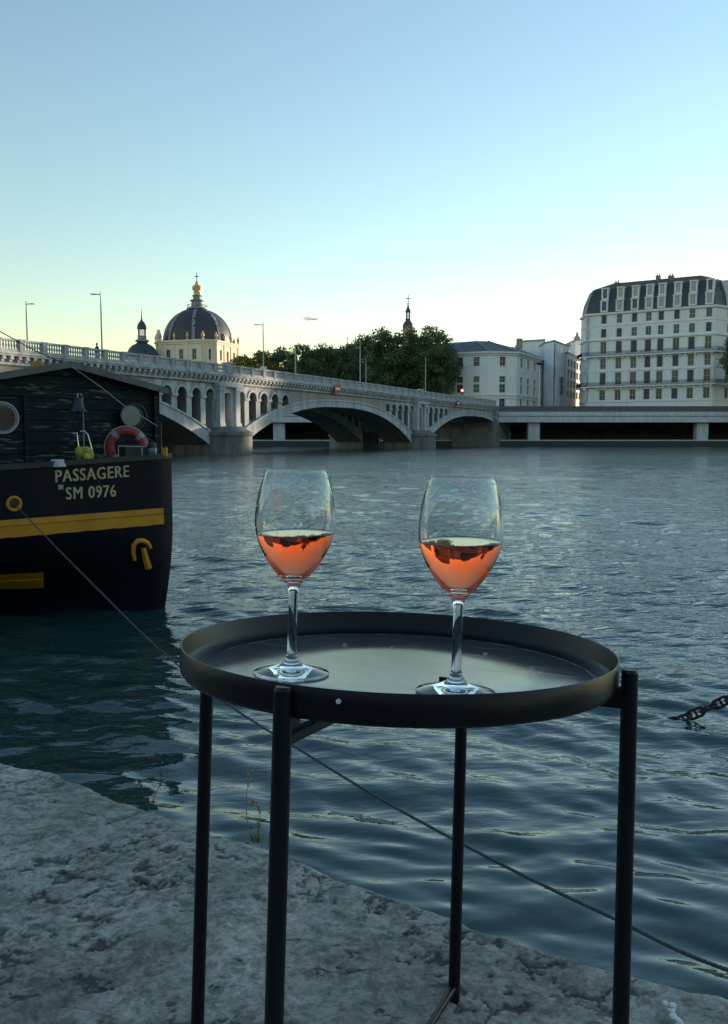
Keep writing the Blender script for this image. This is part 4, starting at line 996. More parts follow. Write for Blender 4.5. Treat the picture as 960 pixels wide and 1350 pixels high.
def hpt(c, z, ins=0.):
    k, v = c
    if k == 'f': p = hp(v, z); return p+AX*ins if ins else p
    u = 0 if k == 's' else UW; p = hp(u, z); q = p+AX*v
    taper = .25*(v/LEN)**2
    q += FD*(ins if k == 's' else -ins)
    return q
def topz(c): k, v = c; return htop(v) if k == 'f' else (htop(0) if k == 's' else htop(UW))-.15*min(1, v/6)
rows = [[hpt(c, topz(c) if z is None else z) for c in cpts] for z in zs]
for a, b in zip(rows[:-1], rows[1:]):
    for i in range(len(cpts)-1): mb.quad(a[i], a[i+1], b[i+1], b[i])
mb.quad(*[r[0] for r in rows], *[r[-1] for r in rows][::-1])
top_o = rows[-1]; top_i = [hpt(c, topz(c), .06) for c in cpts]; bot_i = [Vector((p.x, p.y, 1.35)) for p in top_i]
for i in range(len(cpts)-1):
    mb.quad(top_o[i], top_o[i+1], top_i[i+1], top_i[i]); mb.quad(top_i[i], top_i[i+1], bot_i[i+1], bot_i[i])
mb.quad(*bot_i)
bpt(mb, 'hull', M['hull'], smooth=35)
# bands of yellow plank following the plating
def band(px0, y0t, y0b, px1, y1t, y1b, th, name, ue=None):
    mb = MB(); u0, zt0 = hull_from_px(px0, y0t); ub0, zb0 = hull_from_px(px0+1, y0b); u1, zt1 = hull_from_px(px1, y1t); _, zb1 = hull_from_px(px1, y1b)
    if ue is not None:
        k = (ue-u0)/(u1-u0); zt1 = zt0+(zt1-zt0)*k; zb1 = zb0+(zb1-zb0)*k; u1 = ue
    n_ = 30; pf = [(0, 0), (th, 0), (th, .32), (th*.55, .36), (th*.55, .40), (th, .44), (th, 1), (0, 1)] 
    pr = []
    for i in range(n_+1):
        k = i/n_; u = u0+(u1-u0)*k; zb_, zt_ = zb0+(zb1-zb0)*k, zt0+(zt1-zt0)*k
        w0 = .004*math.sin(i*2.3)
        pr.append([hp(u+(ub0-u0)*v*(1-k), zt_+(zb_-zt_)*v+(w0 if v == 1 else 0), o) for o, v in pf])
    for a, b in zip(pr[:-1], pr[1:]):
        for j in range(len(pf)-1): mb.quad(a[j], b[j], b[j+1], a[j+1])
    mb.add(pr[0], [tuple(range(8))]); mb.add(pr[-1], [tuple(range(8))])
    bpt(mb, name, M['yellow'])
band(214, 669.5, 690.5, 0, 686, 709.5, .035, 'rub_rail', ue=2.47)
band(56, 754.5, 775, 0, 757.5, 776.5, .03, 'rub_rail', ue=2.47)
# dark top rail of the bulwark
mb = MB(); n_ = 40
for i in range(n_):
    a, b = UW*i/n_, UW*(i+1)/n_
    q = lambda u, z, o: hp(u, z+htop(u), o)
    for (z1, o1), (z2, o2) in (((-.04, .0), (-.04, .025)), ((-.04, .025), (.015, .025)), ((.015, .025), (.015, -.08))): mb.quad(q(a, z1, o1), q(b, z1, o1), q(b, z2, o2), q(a, z2, o2))
bpt(mb, 'bulwark_rail', M['iron'])
# lettering that follows the plating
def letters(txt, px0, py0, px1, py1, h_px, name, depth=.006):
    cu = bpy.data.curves.new('txt', 'FONT'); cu.body = txt; cu.size = 1; cu.extrude = 0; cu.offset = 0; cu.space_character = 1.12; cu.resolution_u = 3
    o = bpy.data.objects.new('tmp', cu); COL.objects.link(o); dg = bpy.context.evaluated_depsgraph_get(); me = bpy.data.meshes.new_from_object(o.evaluated_get(dg))
    bpy.data.objects.remove(o); import bmesh
    bm = bmesh.new(); bm.from_mesh(me); bmesh.ops.triangulate(bm, faces=bm.faces); 
    xs = [v.co.x for v in bm.verts]; ys = [v.co.y for v in bm.verts]; x0, x1, y1_ = min(xs), max(xs), max(ys)
    ua, za = hull_from_px(px0, py0); ub, zb = hull_from_px(px1, py1); _, zt = hull_from_px(px0, py0-h_px); hh = zt-za
    first = bm.faces[:]; dup_ = bmesh.ops.duplicate(bm, geom=bm.verts[:]+bm.edges[:]+bm.faces[:]); second = [g for g in dup_['geom'] if isinstance(g, bmesh.types.BMFace)]
    for v in set(v for f in second for v in f.verts): v.co.x += .05; v.co.y += .004
    lay = {}
    for fs, dp in ((first, depth), (second, depth+.0015)):
        ex = bmesh.ops.extrude_face_region(bm, geom=fs); tv = [v for v in ex['geom'] if isinstance(v, bmesh.types.BMVert)]
        for v in tv: lay[v] = dp
    for v in bm.verts:
        k = (v.co.x-x0)/(x1-x0); u = ua+(ub-ua)*k; z = za+(zb-za)*k+v.co.y/y1_*hh; p = hp(u, z, lay.get(v, .001))
        v.co = p-Vector(bo)
    bmesh.ops.recalc_face_normals(bm, faces=bm.faces); bm.to_mesh(me); bm.free(); me.materials.clear(); me.materials.append(M['letters'])
    for pl_ in me.polygons: pl_.material_index = 0
    q = bpy.data.objects.new(name, me); COL.objects.link(q); q.parent = boat
letters('PASSAGERE', 73, 636, 169.5, 628.5, 16, 'name_lettering')
letters('SM 0976', 87, 658.5, 152.5, 654.5, 16, 'registration_lettering')
# hawse pipe ring, sticker, anchor
FM = Matrix((FD, Vector((0, 0, 1)), AX)).transposed()   # local x along face, y up, z aft
u, z = hull_from_px(18, 664); mb = MB(); mb.torus(hp(u, z, .012), .066, .018, FM, 32, 10); hw_ = bpt(mb, 'hawse_ring', M['yellow'], smooth=60)
mb = MB(); mb.tube([hp(u, z, .012), hp(u, z, .002)], .062, 24); x_ = bpt(mb, 'hawse_hole', M['iron'], hw_)
hawse = hp(u, z, .02)
u, z = hull_from_px(80, 642); mb = MB(); p = hp(u, z, .006); mb.box(p, (.062, .006, .055), FM.to_4x4().to_3x3() @ Matrix(((1, 0, 0), (0, 0, 1), (0, 1, 0)))); st = bpt(mb, 'sticker', mat('grey_sticker', (.28, .26, .27), .6))
mb = MB(); mb.tube([hp(u, z, .007), hp(u, z, .012)], .014, 12); bpt(mb, 'sticker_dot', M['letters'], st)
def hpx(px, py, out): u, z = hull_from_px(px, py); return hp(u, z, out)
mb = MB(); arc = [(176, 738), (173.5, 728), (174, 718), (179, 712.5), (186, 712), (192, 715), (197, 722)]
mb.tube([hpx(x, y, .05) for x, y in arc], [.022, .026, .028, .03, .03, .028, .02], 12)
an = bpt(mb, 'anchor_fluke', M['yellow'], smooth=60)
mb = MB(); mb.tube([hpx(187, 722, .05), hpx(191, 738, .06), hpx(195, 748, .05)], [.035, .04, .045], 6); bpt(mb, 'anchor_shank', M['yellow'], smooth=30)
mb = MB(); mb.tube([hpx(x, y, .01) for x, y in ((165, 757), (178, 762), (192, 761), (203, 756), (211, 750), (215.5, 743))], .009, 6); bpt(mb, 'anchor_pocket_lip', M['hull'])
mb = MB(); mb.tube([hpx(x, y, .004) for x, y in ((2, 782), (40, 779), (80, 776), (115, 773), (150, 770))], .006, 6); bpt(mb, 'weld_seam', M['hull'])
# cabin
def planks():
    m = mat('weathered_planks', (.008, .017, .021), .6, .4, 3, .003, 30, stretch=(1, 1, 6), spec=.2); n = m.node_tree.nodes; L = m.node_tree.links; b = n['Principled BSDF']
    src = b.inputs['Base Color'].links[0].from_socket; tc = n.new('ShaderNodeTexCoord')
    mp = n.new('ShaderNodeMapping'); mp.inputs['Scale'].default_value = (1, 1, 7); L.new(tc.outputs['Object'], mp.inputs[0])
    no = n.new('ShaderNodeTexNoise'); no.inputs['Scale'].default_value = 4.2; no.inputs['Detail'].default_value = 9; no.inputs['Roughness'].default_value = .68; L.new(mp.outputs[0], no.inputs[0])
    r_ = n.new('ShaderNodeMapRange'); r_.inputs['From Min'].default_value = .57; r_.inputs['From Max'].default_value = .63; L.new(no.outputs[0], r_.inputs[0])
    mx = n.new('ShaderNodeMix'); mx.data_type = 'RGBA'; L.new(r_.outputs[0], mx.inputs[0]); L.new(src, mx.inputs[6]); mx.inputs[7].default_value = (.16, .16, .135, 1); L.new(mx.outputs[2], b.inputs['Base Color'])
    return m
M['planks'] = planks()
M['roofedge'] = mat('grey_roof_board', (.16, .16, .15), .8, .3, 5, .003, 30)
M['felt'] = mat('roof_felt', (.06, .065, .07), .9, .3, 4)
C0 = Vector((-2.61, 10.56, 0)); HW = 1.112; ZR, ZE = 2.842, 2.60
def cb(t, aft, z): v = C0+FD*t+AX*aft; return Vector((v.x, v.y, z))
def roofz(t): return ZR-(ZR-ZE)*abs(t-HW)/HW
mb = MB(); pl = 12; LC = 6.5
zlev = [1.3+(ZR-1.3)*i/pl for i in range(pl+1)]
def clipw(z):
    if z <= ZE: return 0, 2*HW
    k = (z-ZE)/(ZR-ZE)*HW; return k, 2*HW-k
for i in range(pl):
    a, b = zlev[i]+.004, zlev[i+1]-.004; l0, r0 = clipw(a); l1, r1 = clipw(b)
    mb.quad(cb(l0, 0, a), cb(r0, 0, a), cb(r1, 0, b), cb(l1, 0, b)); 
    mb.quad(cb(l0, 0, a), cb(r0, 0, a), cb(r0, .02, a-.004), cb(l0, .02, a-.004)); mb.quad(cb(l1, 0, b), cb(r1, 0, b), cb(r1, .02, b+.004), cb(l1, .02, b+.004))
mb.quad(cb(0, .02, 1.3), cb(2*HW, .02, 1.3), cb(2*HW, .02, ZE), cb(HW, .02, ZR), cb(0, .02, ZE))
for t_ in (0, 2*HW): mb.quad(cb(t_, .02, 1.3), cb(t_, LC, 1.3), cb(t_, LC, ZE), cb(t_, .02, ZE))
mb.quad(cb(0, LC, 1.3), cb(2*HW, LC, 1.3), cb(2*HW, LC, ZE), cb(HW, LC, ZR), cb(0, LC, ZE))
cabin = bpt(mb, 'cabin', M['planks'], fix=False)
mb = MB()
for t0, t1 in ((-.10, HW), (HW, 2*HW+.10)):
    z0, z1 = roofz(t0), roofz(t1)
    vs = [cb(t, a, z+d) for t, z in ((t0, z0), (t1, z1)) for a in (-.10, LC+.1) for d in (.0, .035)]
    mb.add(vs, [(0, 1, 3, 2), (4, 6, 7, 5), (0, 4, 5, 1), (2, 3, 7, 6), (0, 2, 6, 4), (1, 5, 7, 3)])
roof = bpt(mb, 'roof', M['felt'], cabin)
mb = MB()
for t0, t1 in ((-.11, HW-.001), (HW+.001, 2*HW+.11)):
    z0, z1 = roofz(t0), roofz(t1); vs = [cb(t, a, z+d) for t, z in ((t0, z0), (t1, z1)) for a in (-.135, -.103) for d in (-.035, .042)]
    mb.add(vs, [(0, 1, 3, 2), (4, 6, 7, 5), (0, 4, 5, 1), (2, 3, 7, 6), (0, 2, 6, 4), (1, 5, 7, 3)])
bpt(mb, 'barge_board', M['roofedge'], cabin)
def cab_at(px, py, off=0):
    """point on the cabin front"""
    r = ray(px, py); o = Vector((0, 0, H)); t = (C0-AX*off-o).dot(AX)/r.dot(AX); return o+r*t
# corner post, door frame
mb = MB()
for t_ in (.0,): mb.fbox(Vector((C0.x, C0.y, 0)), FD, -.02, .05, -.05, .04, 1.3, ZE-.02)
bpt(mb, 'corner_board', M['planks'], cabin); mb = MB()
x0 = (cab_at(37, 560)-C0).dot(FD)
nrm = -1 if Vector((FD.y, -FD.x, 0)).dot(AX) > 0 else 1
mb.fbox(Vector((C0.x, C0.y, 0)), FD, x0, x0+.05, *sorted((0, nrm*.035)), 1.3, cab_at(37, 520).z)
bpt(mb, 'door_frame', M['planks'], cabin); mb = MB()
mb.fbox(Vector((C0.x, C0.y, 0)), FD, x0+.01, x0+.85, *sorted((0, nrm*.03)), cab_at(37, 522).z, cab_at(37, 518).z)
bpt(mb, 'door_lintel', M['planks'], cabin)
M['portglass'] = mat('hazy_port_glass', (.16, .19, .19), .25, .2, 6, spec=.8)
M['darkglass'] = mat('dark_port_glass', (.02, .03, .035), .08, .2, 6, spec=.9)
c_ = cab_at(173, 548, .10); mb = MB(); mb.torus(c_, .135, .013, FM, 40, 8); pf_ = bpt(mb, 'porthole_frame', M['iron'], cabin, smooth=60)
mb = MB(); mb.tube([c_-AX*.004, c_+AX*.008], .131, 40); bpt(mb, 'porthole_glass', M['portglass'], cabin)
c2_ = cab_at(177, 549, .015); mb = MB(); mb.torus(c2_, .155, .02, FM, 40, 8); mb.tube([c2_+AX*.002, c2_+AX*.01], .15, 32); bpt(mb, 'porthole_rim', M['iron'], cabin, smooth=60)
c_ = cab_at(3, 551, .015); mb = MB(); mb.torus(c_, .172, .014, FM, 48, 8); mb.torus(c_, .150, .008, FM, 48, 8); bpt(mb, 'porthole_frame', M['steel'], cabin, smooth=60)
mb = MB(); mb.tube([c_-AX*.004, c_+AX*.01], .165, 40); bpt(mb, 'porthole_glass', M['darkglass'], cabin)
# gear on the foredeck
M['bronze'] = mat('dull_bell_metal', (.04, .05, .055), .45, .3, 6, metal=.6)
p = at(103, 543, 9.42); t = thing('ship_bell', (p.x, p.y, 1.35), 'dull dark bell on a thin post on the barge foredeck', 'bell')
dz = p.z-1.35; a = MB(); a.lathe([(.0, .165), (.03, .162), (.055, .15), (.062, .11), (.068, .06), (.085, .025), (.118, .0), (.112, .0), (.08, .02), (.06, .06), (.05, .14), (0, .15)], 32, (0, 0, dz)); a.build('bell', M['bronze'], t, smooth=50)
a = MB(); a.ball((0, 0, dz-.01), .02); a.tube([(0, 0, dz-.01), (0, 0, dz+.14)], .005, 6); a.build('clapper', M['iron'], t)
a = MB(); a.tube([(.0, .16, 0), (.0, .16, dz+.16), (0, .12, dz+.2), (0, 0, dz+.2), (0, 0, dz+.16)], .009, 8); a.build('bell_post', M['steel'], t, smooth=60)
a = MB(); a.tube([(-.14, .02, dz+.19), (.02, .02, dz+.195)], .012, 6); a.build('bracket', M['iron'], t)
# chrome hoops
t = thing('chrome_rail', (at(108, 590, 9.3).x, 9.3, 1.35), 'pair of shiny chrome grab hoops beside the bell post', 'rail')
for q, (xa, xb, yt) in enumerate(((97.5, 104, 570), (107, 121, 567))):
    a = MB(); pA, pB, pC = at(xa, yt+2, 9.3), at(xb, 592, 9.3), at((xa+xb)/2, yt, 9.3); a.tube([v-t.location for v in (Vector((pA.x-.01, 9.3, pA.z)), Vector((pA.x+.035, 9.3, pA.z+.01)), pC.lerp(pB, .25), pB, Vector((pB.x+.03, 9.3, 1.36)))], .009, 8); a.build('hoop', M['chrome'], t, smooth=60)
# life ring
p = at(167, 590, 9.95); t = thing('life_ring', p, 'faded orange life ring with grey bands standing on the barge foredeck', 'life ring')
LR = Matrix.Rotation(R(18), 3, 'Z') @ Matrix.Rotation(R(90), 3, 'X')
a = MB(); a.torus((0, 0, 0), .192, .052, LR, 48, 14); a.build('ring', mat('orange_ring', (.33, .05, .028), .55, .2, 8), t, smooth=True)
for ang in (40, 130, 220, 310):
    a = MB(); a.torus((0, 0, 0), .192, .0545, LR, 6, 14, R(ang-8), R(ang+8)); a.build('band', mat('grey_band', (.35, .33, .34), .6), t, smooth=60)
a = MB(); a.torus((0, 0, 0), .252, .006, LR, 40, 6); a.build('grab_line', M['frame'], t)
# yellow waterproof, white rope coil, deck box, lantern, post, cleat
a = MB(); p = at(112, 600, 9.25)
rg = np.random.default_rng(3)
for i in range(16): a.ball((p.x+rg.uniform(-.07, .07), p.y+rg.uniform(-.04, .04), p.z+rg.uniform(-.09, .07)), rg.uniform(.03, .055), (1, .8, 1.3), 10, 8)
tag(a.build('waterproof_jacket', mat('dull_yellow_cloth', (.42, .38, .06), .8, .35, 14, .01, 30), smooth=True, fix=False), 'crumpled yellow waterproof lying below the chrome hoops', 'jacket')
a = MB(); p = at(128, 600, 9.3)
for i in range(8): a.ball((p.x+(i-4)*.022, p.y+.02*math.sin(i), p.z-.02+.01*math.sin(i*2)), .035, (1.3, 1, .8))
tag(a.build('dark_bag', M['iron'], smooth=True, fix=False), 'small dark bag slumped right of the yellow waterproof', 'bag')
a = MB(); p = at(76, 608, 8.95)
for i in range(4): a.torus((p.x, p.y, p.z-.05+i*.018), .075-.006*i, .014, None, 24, 8)
tag(a.build('rope_coil', mat('white_rope', (.5, .52, .55), .8, .2, 40), smooth=60), 'coil of white rope on the barge bulwark left of the lettering', 'rope')
a = MB(); p = at(176, 596, 9.75); a.box((p.x, p.y+.1, 1.35+(p.z+.06-1.35)/2), (.34, .2, p.z+.06-1.35), Matrix.Rotation(R(38), 3, 'Z')); tag(a.build('deck_box', mat('dark_green_box', (.02, .035, .035), .5), bevel=.01), 'low dark box in front of the orange life ring', 'box')
a = MB(); q1, q2 = at(156, 588, 9.55), at(193, 589, 9.75); a.tube([q1, q2], .006, 6); q3 = at(187, 588.5, 9.72); a.tube([q3, Vector((q3.x, q3.y, 1.5))], .007, 6); a.tube([q1, Vector((q1.x, q1.y, 1.5))], .006, 6)
tag(a.build('thin_rail', M['steel']), 'thin pale metal rail crossing in front of the life ring', 'rail')
p = at(201, 603, 9.85); t = thing('deck_lantern', (p.x, p.y, 1.5), 'small clear glass lantern with dark cap at the barge bow corner', 'lantern')
zl = p.z-1.5; a = MB(); a.lathe([(.05, zl-.3), (.055, zl-.02), (.055, zl), (0, zl)], 16); a.build('base', M['iron'], t)
a = MB(); a.lathe([(.045, zl), (.055, zl+.03), (.055, zl+.10), (.04, zl+.125), (0, zl+.125)], 20); a.build('globe', M['portglass'], t, smooth=60)
a = MB(); a.lathe([(.056, zl+.12), (.05, zl+.16), (.02, zl+.18), (0, zl+.18)], 16); a.build('cap', M['iron'], t)
a = MB(); p = at(212.5, 600, 9.8); a.tube([(p.x, p.y, 1.4), (p.x, p.y, at(212, 556, 9.8).z)], .014, 8); a.tube([(p.x-.05, p.y, at(212, 556, 9.8).z), (p.x+.03, p.y, at(212, 556, 9.8).z-.01)], .008, 6); tag(a.build('bow_post', M['iron']), 'thin dark post at the right corner of the barge', 'post')
a = MB(); p = at(217, 596, 9.72); a.box(p, (.06, .06, .09)); a.tube([(p.x-.03, p.y, p.z+.045), (p.x-.03, p.y, p.z+.06)], .012, 8); a.tube([(p.x+.02, p.y, p.z+.045), (p.x+.02, p.y, p.z+.06)], .012, 8); tag(a.build('bow_fitting', M['yellow'], bevel=.006), 'little yellow fitting on top of the bow corner', 'fitting')
a = MB(); p = at(50, 482, 10.3); K = 10.3/F; s2 = 8.2*K
a.add([(p.x+dx, p.y+dy, p.z+dz_) for dy in (-.012, .012) for dx, dz_ in ((-s2*1.15, 0), (0, -s2), (s2*1.15, 0), (0, s2*.95))], [(0, 1, 2, 3), (7, 6, 5, 4), (0, 4, 5, 1), (1, 5, 6, 2), (2, 6, 7, 3), (3, 7, 4, 0)])
a.tube([(p.x, p.y+.02, p.z), (p.x, p.y+.02, p.z-.12)], .010, 8)
tag(a.build('diamond_marker', M['yellowsign'] if 'yellowsign' in M else mat('yellow_board', (.62, .33, .02), .5, .1, 4)), 'yellow diamond board standing on the barge cabin roof', 'sign')
# stays
def cable(pts, r, name, label, cat, m_):
    a = MB(); a.tube(pts, r, 6); return tag(a.build(name, m_, smooth=60), label, cat)
q0, q1, q2 = at(95, 484, 9.7), at(164, 535, 9.9), at(208, 562, 9.8)
a = MB(); a.tube([q0, at(130, 508, 9.8), q1, q2], .0055, 6); tag(a.build('stay_cable', M['steel'], smooth=60), 'thin cable running from the cabin ridge down to the bow post', 'cable')
a = MB(); e0, e1 = at(0, 437, 9.4), at(46, 462, 9.7); a.tube([e0+(e0-e1)*3, e0, e1, at(95, 484, 9.85)], .006, 6); tag(a.build('stay_cable', M['iron'], smooth=60), 'thin cable slanting down to the cabin ridge from upper left', 'cable')

# ---------------------------------------------------------------- mooring rope and chain
M['rope'] = mat('dark_laid_rope', (.07, .08, .08), .8, .3, 60)
pl_ = [(hawse.x, hawse.y, hawse.z)]
A0, B0 = hawse, Vector((.96*1.0, 2.42, .65))
def ropep(px, py):
    k = (px-480)/F/cP; d = B0-A0; t = (k*A0.y-A0.x)/(d.x-k*d.y); Y = A0.y+d.y*t; return at(px, py, Y)
for px, py in ((60, 707), (130, 778), (206, 852), (300, 928), (390, 985), (496, 1050), (601, 1108), (700, 1159), (808, 1210), (960, 1279)): pl_.append(tuple(ropep(px, py)))
l1, l2 = Vector(pl_[-2]), Vector(pl_[-1]); pl_.append(tuple(l2+(l2-l1)*2+Vector((0, 0, .12))))
# smooth the path and lay two strands round it
def smoothpath(P, n_):
    P = [Vector(p) for p in P]; out = []
    for i in range(len(P)-1):
        p0, p1, p2, p3 = P[max(i-1, 0)], P[i], P[i+1], P[min(i+2, len(P)-1)]
        for k in range(n_):
            t = k/n_; out.append(.5*((2*p1)+(p2-p0)*t+(2*p0-5*p1+4*p2-p3)*t*t+(3*p1-p0-3*p2+p3)*t**3))
    out.append(P[-1]); return out
RP = smoothpath(pl_, 14); a = MB(); acc = 0; L3 = [[], [], []]
fine = []
for i in range(len(RP)-1):
    d = (RP[i+1]-RP[i]); n_ = max(1, int(d.length/.006)) if RP[i].y < 4.5 else max(1, int(d.length/.04))
    for k in range(n_): fine.append(RP[i]+d*k/n_)
fine.append(RP[-1]); 
for i, p in enumerate(fine):
    if i: acc += (p-fine[i-1]).length
    t = (fine[min(i+1, len(fine)-1)]-fine[max(i-1, 0)]).normalized(); n1 = t.cross(Vector((0, 0, 1))).normalized(); n2 = t.cross(n1)
    for k in range(3): an_ = acc/.05*2*PI+k*2*PI/3; L3[k].append(p+(n1*math.cos(an_)+n2*math.sin(an_))*.0032)
for k in range(3): a.tube(L3[k], .0038, 6)
tag(a.build('mooring_rope', M['rope'], smooth=60, fix=False), 'dark mooring rope running from the barge hawse ring over the water to the right', 'rope')
c0 = G(879, 946, 0); c1 = at(985, 910, G(985, 957, 0).y); chain = thing('mooring_chain', c0, 'rusty dark iron chain rising out of the water at the right edge', 'chain')
M['rust'] = mat('rusted_iron', (.035, .028, .025), .7, .4, 30, .002, 90); dv = c1-c0; n_l = 0
c0b = c0-dv.normalized()*.35-Vector((0, 0, .10)); total = (c1-c0b).length+2.0; dirn = dv.normalized(); k = 0; pos = c0b.copy()
lm = MB(); N = 20; rw, rl_, rt = .030, .060, .0105; pts = []
for i in range(N):
    an_ = 2*PI*i/N; x = math.cos(an_)*rw+(0); y = math.sin(an_)*rw; x += (rl_-rw)*(1 if math.cos(an_) > 0 else -1) if abs(math.cos(an_)) > 1e-6 else 0; pts.append(Vector((x, y, 0)))
for i, p in enumerate(pts):
    tt_ = (pts[(i+1) % N]-pts[i-1]).normalized(); nn_ = tt_.cross(Vector((0, 0, 1)))
    for q in range(8): an_ = 2*PI*q/8; lm.v.append(tuple(p+(nn_*math.cos(an_)+Vector((0, 0, 1))*math.sin(an_))*rt))
for i in range(N):
    for q in range(8): lm.f.append((i*8+q, i*8+(q+1) % 8, ((i+1) % N)*8+(q+1) % 8, ((i+1) % N)*8+q)); lm.m.append(0)
lm.box((0, 0, 0), (.016, 2*rw, .016))
link0 = lm.build('link', M['rust'], chain, smooth=50)
xa = dirn; ya = Vector((0, 0, 1)).cross(xa).normalized(); za = xa.cross(ya)
kk = 0; pos = c0+Vector((dirn.x, dirn.y, 0))*.03-Vector((0, 0, .035))
while kk < 24:
    o = link0 if kk == 0 else link0.copy()
    if kk: COL.objects.link(o)
    sl0 = dirn.z/math.hypot(dirn.x, dirn.y); hd = Vector((dirn.x, dirn.y, 0)).normalized()
    xk = (hd+Vector((0, 0, sl0*(1.05+.07*kk)))).normalized(); yk = Vector((0, 0, 1)).cross(xk).normalized(); zk = xk.cross(yk)
    rol = R(12+9*math.sin(kk*1.7)) if kk % 2 else R(98+8*math.sin(kk*2.3)); y2 = yk*math.cos(rol)+zk*math.sin(rol); z2 = xk.cross(y2)
    mt = Matrix((xk, y2, z2)).transposed().to_4x4(); mt.translation = pos-c0
    o.parent = chain; o.matrix_local = mt; pos = pos+xk*(2*(rl_-rt)-.005); kk += 1

# ================================================================ TABLE, TRAY, GLASSES
# measured in the photograph: frame leaning back 5 deg and sideways 1.6 deg on the uneven stone
cx, cy, zb, ph, al, be, rl, rh, tz, lt, ta, tb = (1.97e-02, 8.24e-01, 1.2652, -.4281, -.0916, .0276, .239, .0274, .5226, .5157, .0276, .0022)
def TM(a=0, b=0):
    A_ = al+a; B_ = be+b
    return Matrix.Rotation(B_, 4, 'Y') @ Matrix.Rotation(A_, 4, 'X') @ Matrix.Rotation(ph, 4, 'Z')
M['blackmetal'] = mat('black_powder_coat', (.008, .008, .011), .34, .25, 20, .0002, 600, spec=.3)
def traymat():
    m = mat('worn_tray_top', (.16, .165, .165), .30, .3, 6, .00010, 900, metal=.4, spec=1.0, detail=8); n = m.node_tree.nodes; L = m.node_tree.links; b = n['Principled BSDF']
    tc = n.new('ShaderNodeTexCoord'); n1 = n.new('ShaderNodeTexNoise'); n1.inputs['Scale'].default_value = 9; n1.inputs['Detail'].default_value = 8; n1.inputs['Roughness'].default_value = .65; n1.inputs['Distortion'].default_value = 1.5
    L.new(tc.outputs['Object'], n1.inputs[0]); r = n.new('ShaderNodeMapRange'); r.inputs['From Min'].default_value = .3; r.inputs['From Max'].default_value = .72; r.inputs['To Min'].default_value = .09; r.inputs['To Max'].default_value = .22; L.new(n1.outputs[0], r.inputs[0])
    mp = n.new('ShaderNodeMapping'); mp.inputs['Rotation'].default_value = (0, 0, .6); mp.inputs['Scale'].default_value = (1, 14, 1); L.new(tc.outputs['Object'], mp.inputs[0])
    n2 = n.new('ShaderNodeTexNoise'); n2.inputs['Scale'].default_value = 5; n2.inputs['Detail'].default_value = 6; L.new(mp.outputs[0], n2.inputs[0])
    r2 = n.new('ShaderNodeMapRange'); r2.inputs['From Min'].default_value = .58; r2.inputs['From Max'].default_value = .66; r2.inputs['To Max'].default_value = .10; L.new(n2.outputs[0], r2.inputs[0])
    ad = n.new('ShaderNodeMath'); L.new(r.outputs[0], ad.inputs[0]); L.new(r2.outputs[0], ad.inputs[1]); L.new(ad.outputs[0], b.inputs['Roughness'])
    return m
M['traytop'] = traymat()
tf = bpy.data.objects.new('table_frame', None); COL.objects.link(tf); tag(tf, 'black metal tube frame with four legs standing on the stone quay under the tray', 'table frame')
tf.matrix_world = Matrix.Translation((cx, cy, zb)) @ TM()
LR_ = .0078
for k in range(4):
    a_ = k*PI/2; x, y = rl*math.cos(a_), rl*math.sin(a_); a = MB(); a.tube([(x, y, -.004), (x, y, .004), (x, y, lt-.003)], [LR_*.95, LR_, LR_], 20); a.tube([(x, y, lt-.003), (x, y, lt)], [LR_, LR_*.8], 20)
    a.build('leg', M['blackmetal'], tf, smooth=40)
for k in range(2):
    a_ = k*PI/2; c_, s_ = math.cos(a_), math.sin(a_); Mz = Matrix.Rotation(a_, 3, 'Z')
    a = MB(); a.box((0, 0, tz-rh-.012-.011*k), (2*rl-.004, .010, .010), Mz); a.build('tray_support', M['blackmetal'], tf, bevel=.002)
    a = MB(); a.tube([Mz @ Vector((-rl, 0, .022+.012*k)), Mz @ Vector((rl, 0, .022+.012*k))], .0048, 12); a.build('floor_crossbar', M['blackmetal'], tf, smooth=60)
for k in range(4):
    a_ = k*PI/2; a = MB(); Mz = Matrix.Rotation(a_, 3, 'Z'); a.box(Mz @ Vector((rl-.012, 0, tz-rh-.006)), (.02, .011, .020), Mz); a.build('bracket', M['blackmetal'], tf, bevel=.002)
RT = .2225
tray = bpy.data.objects.new('tray', None); COL.objects.link(tray); tag(tray, 'round black metal tray with raised rim resting on the table frame', 'tray')
TMx = Matrix.Translation((cx, cy, zb)) @ TM(ta, tb); tray.matrix_world = TMx @ Matrix.Translation((0, 0, tz-rh))
a = MB(); n_ = 180
a.lathe([(RT-.006, -.0010), (RT-.003, .0), (RT-.0006, .003), (RT, .006), (RT, rh-.0006), (RT-.0006, rh), (RT-.0014, rh), (RT-.002, rh-.0006), (RT-.0022, .008), (RT-.006, .0035), (RT-.014, .0018), (RT-.020, .0012)], n_)
a.build('rim', M['blackmetal'], tray, smooth=50)
a = MB(); a.lathe([(0, .0012), (.1, .0012), (RT-.0205, .0012), (RT-.02, .0009), (RT-.02, -.001), (0, -.001)], n_); a.build('tray_plate', M['traytop'], tray, smooth=40)
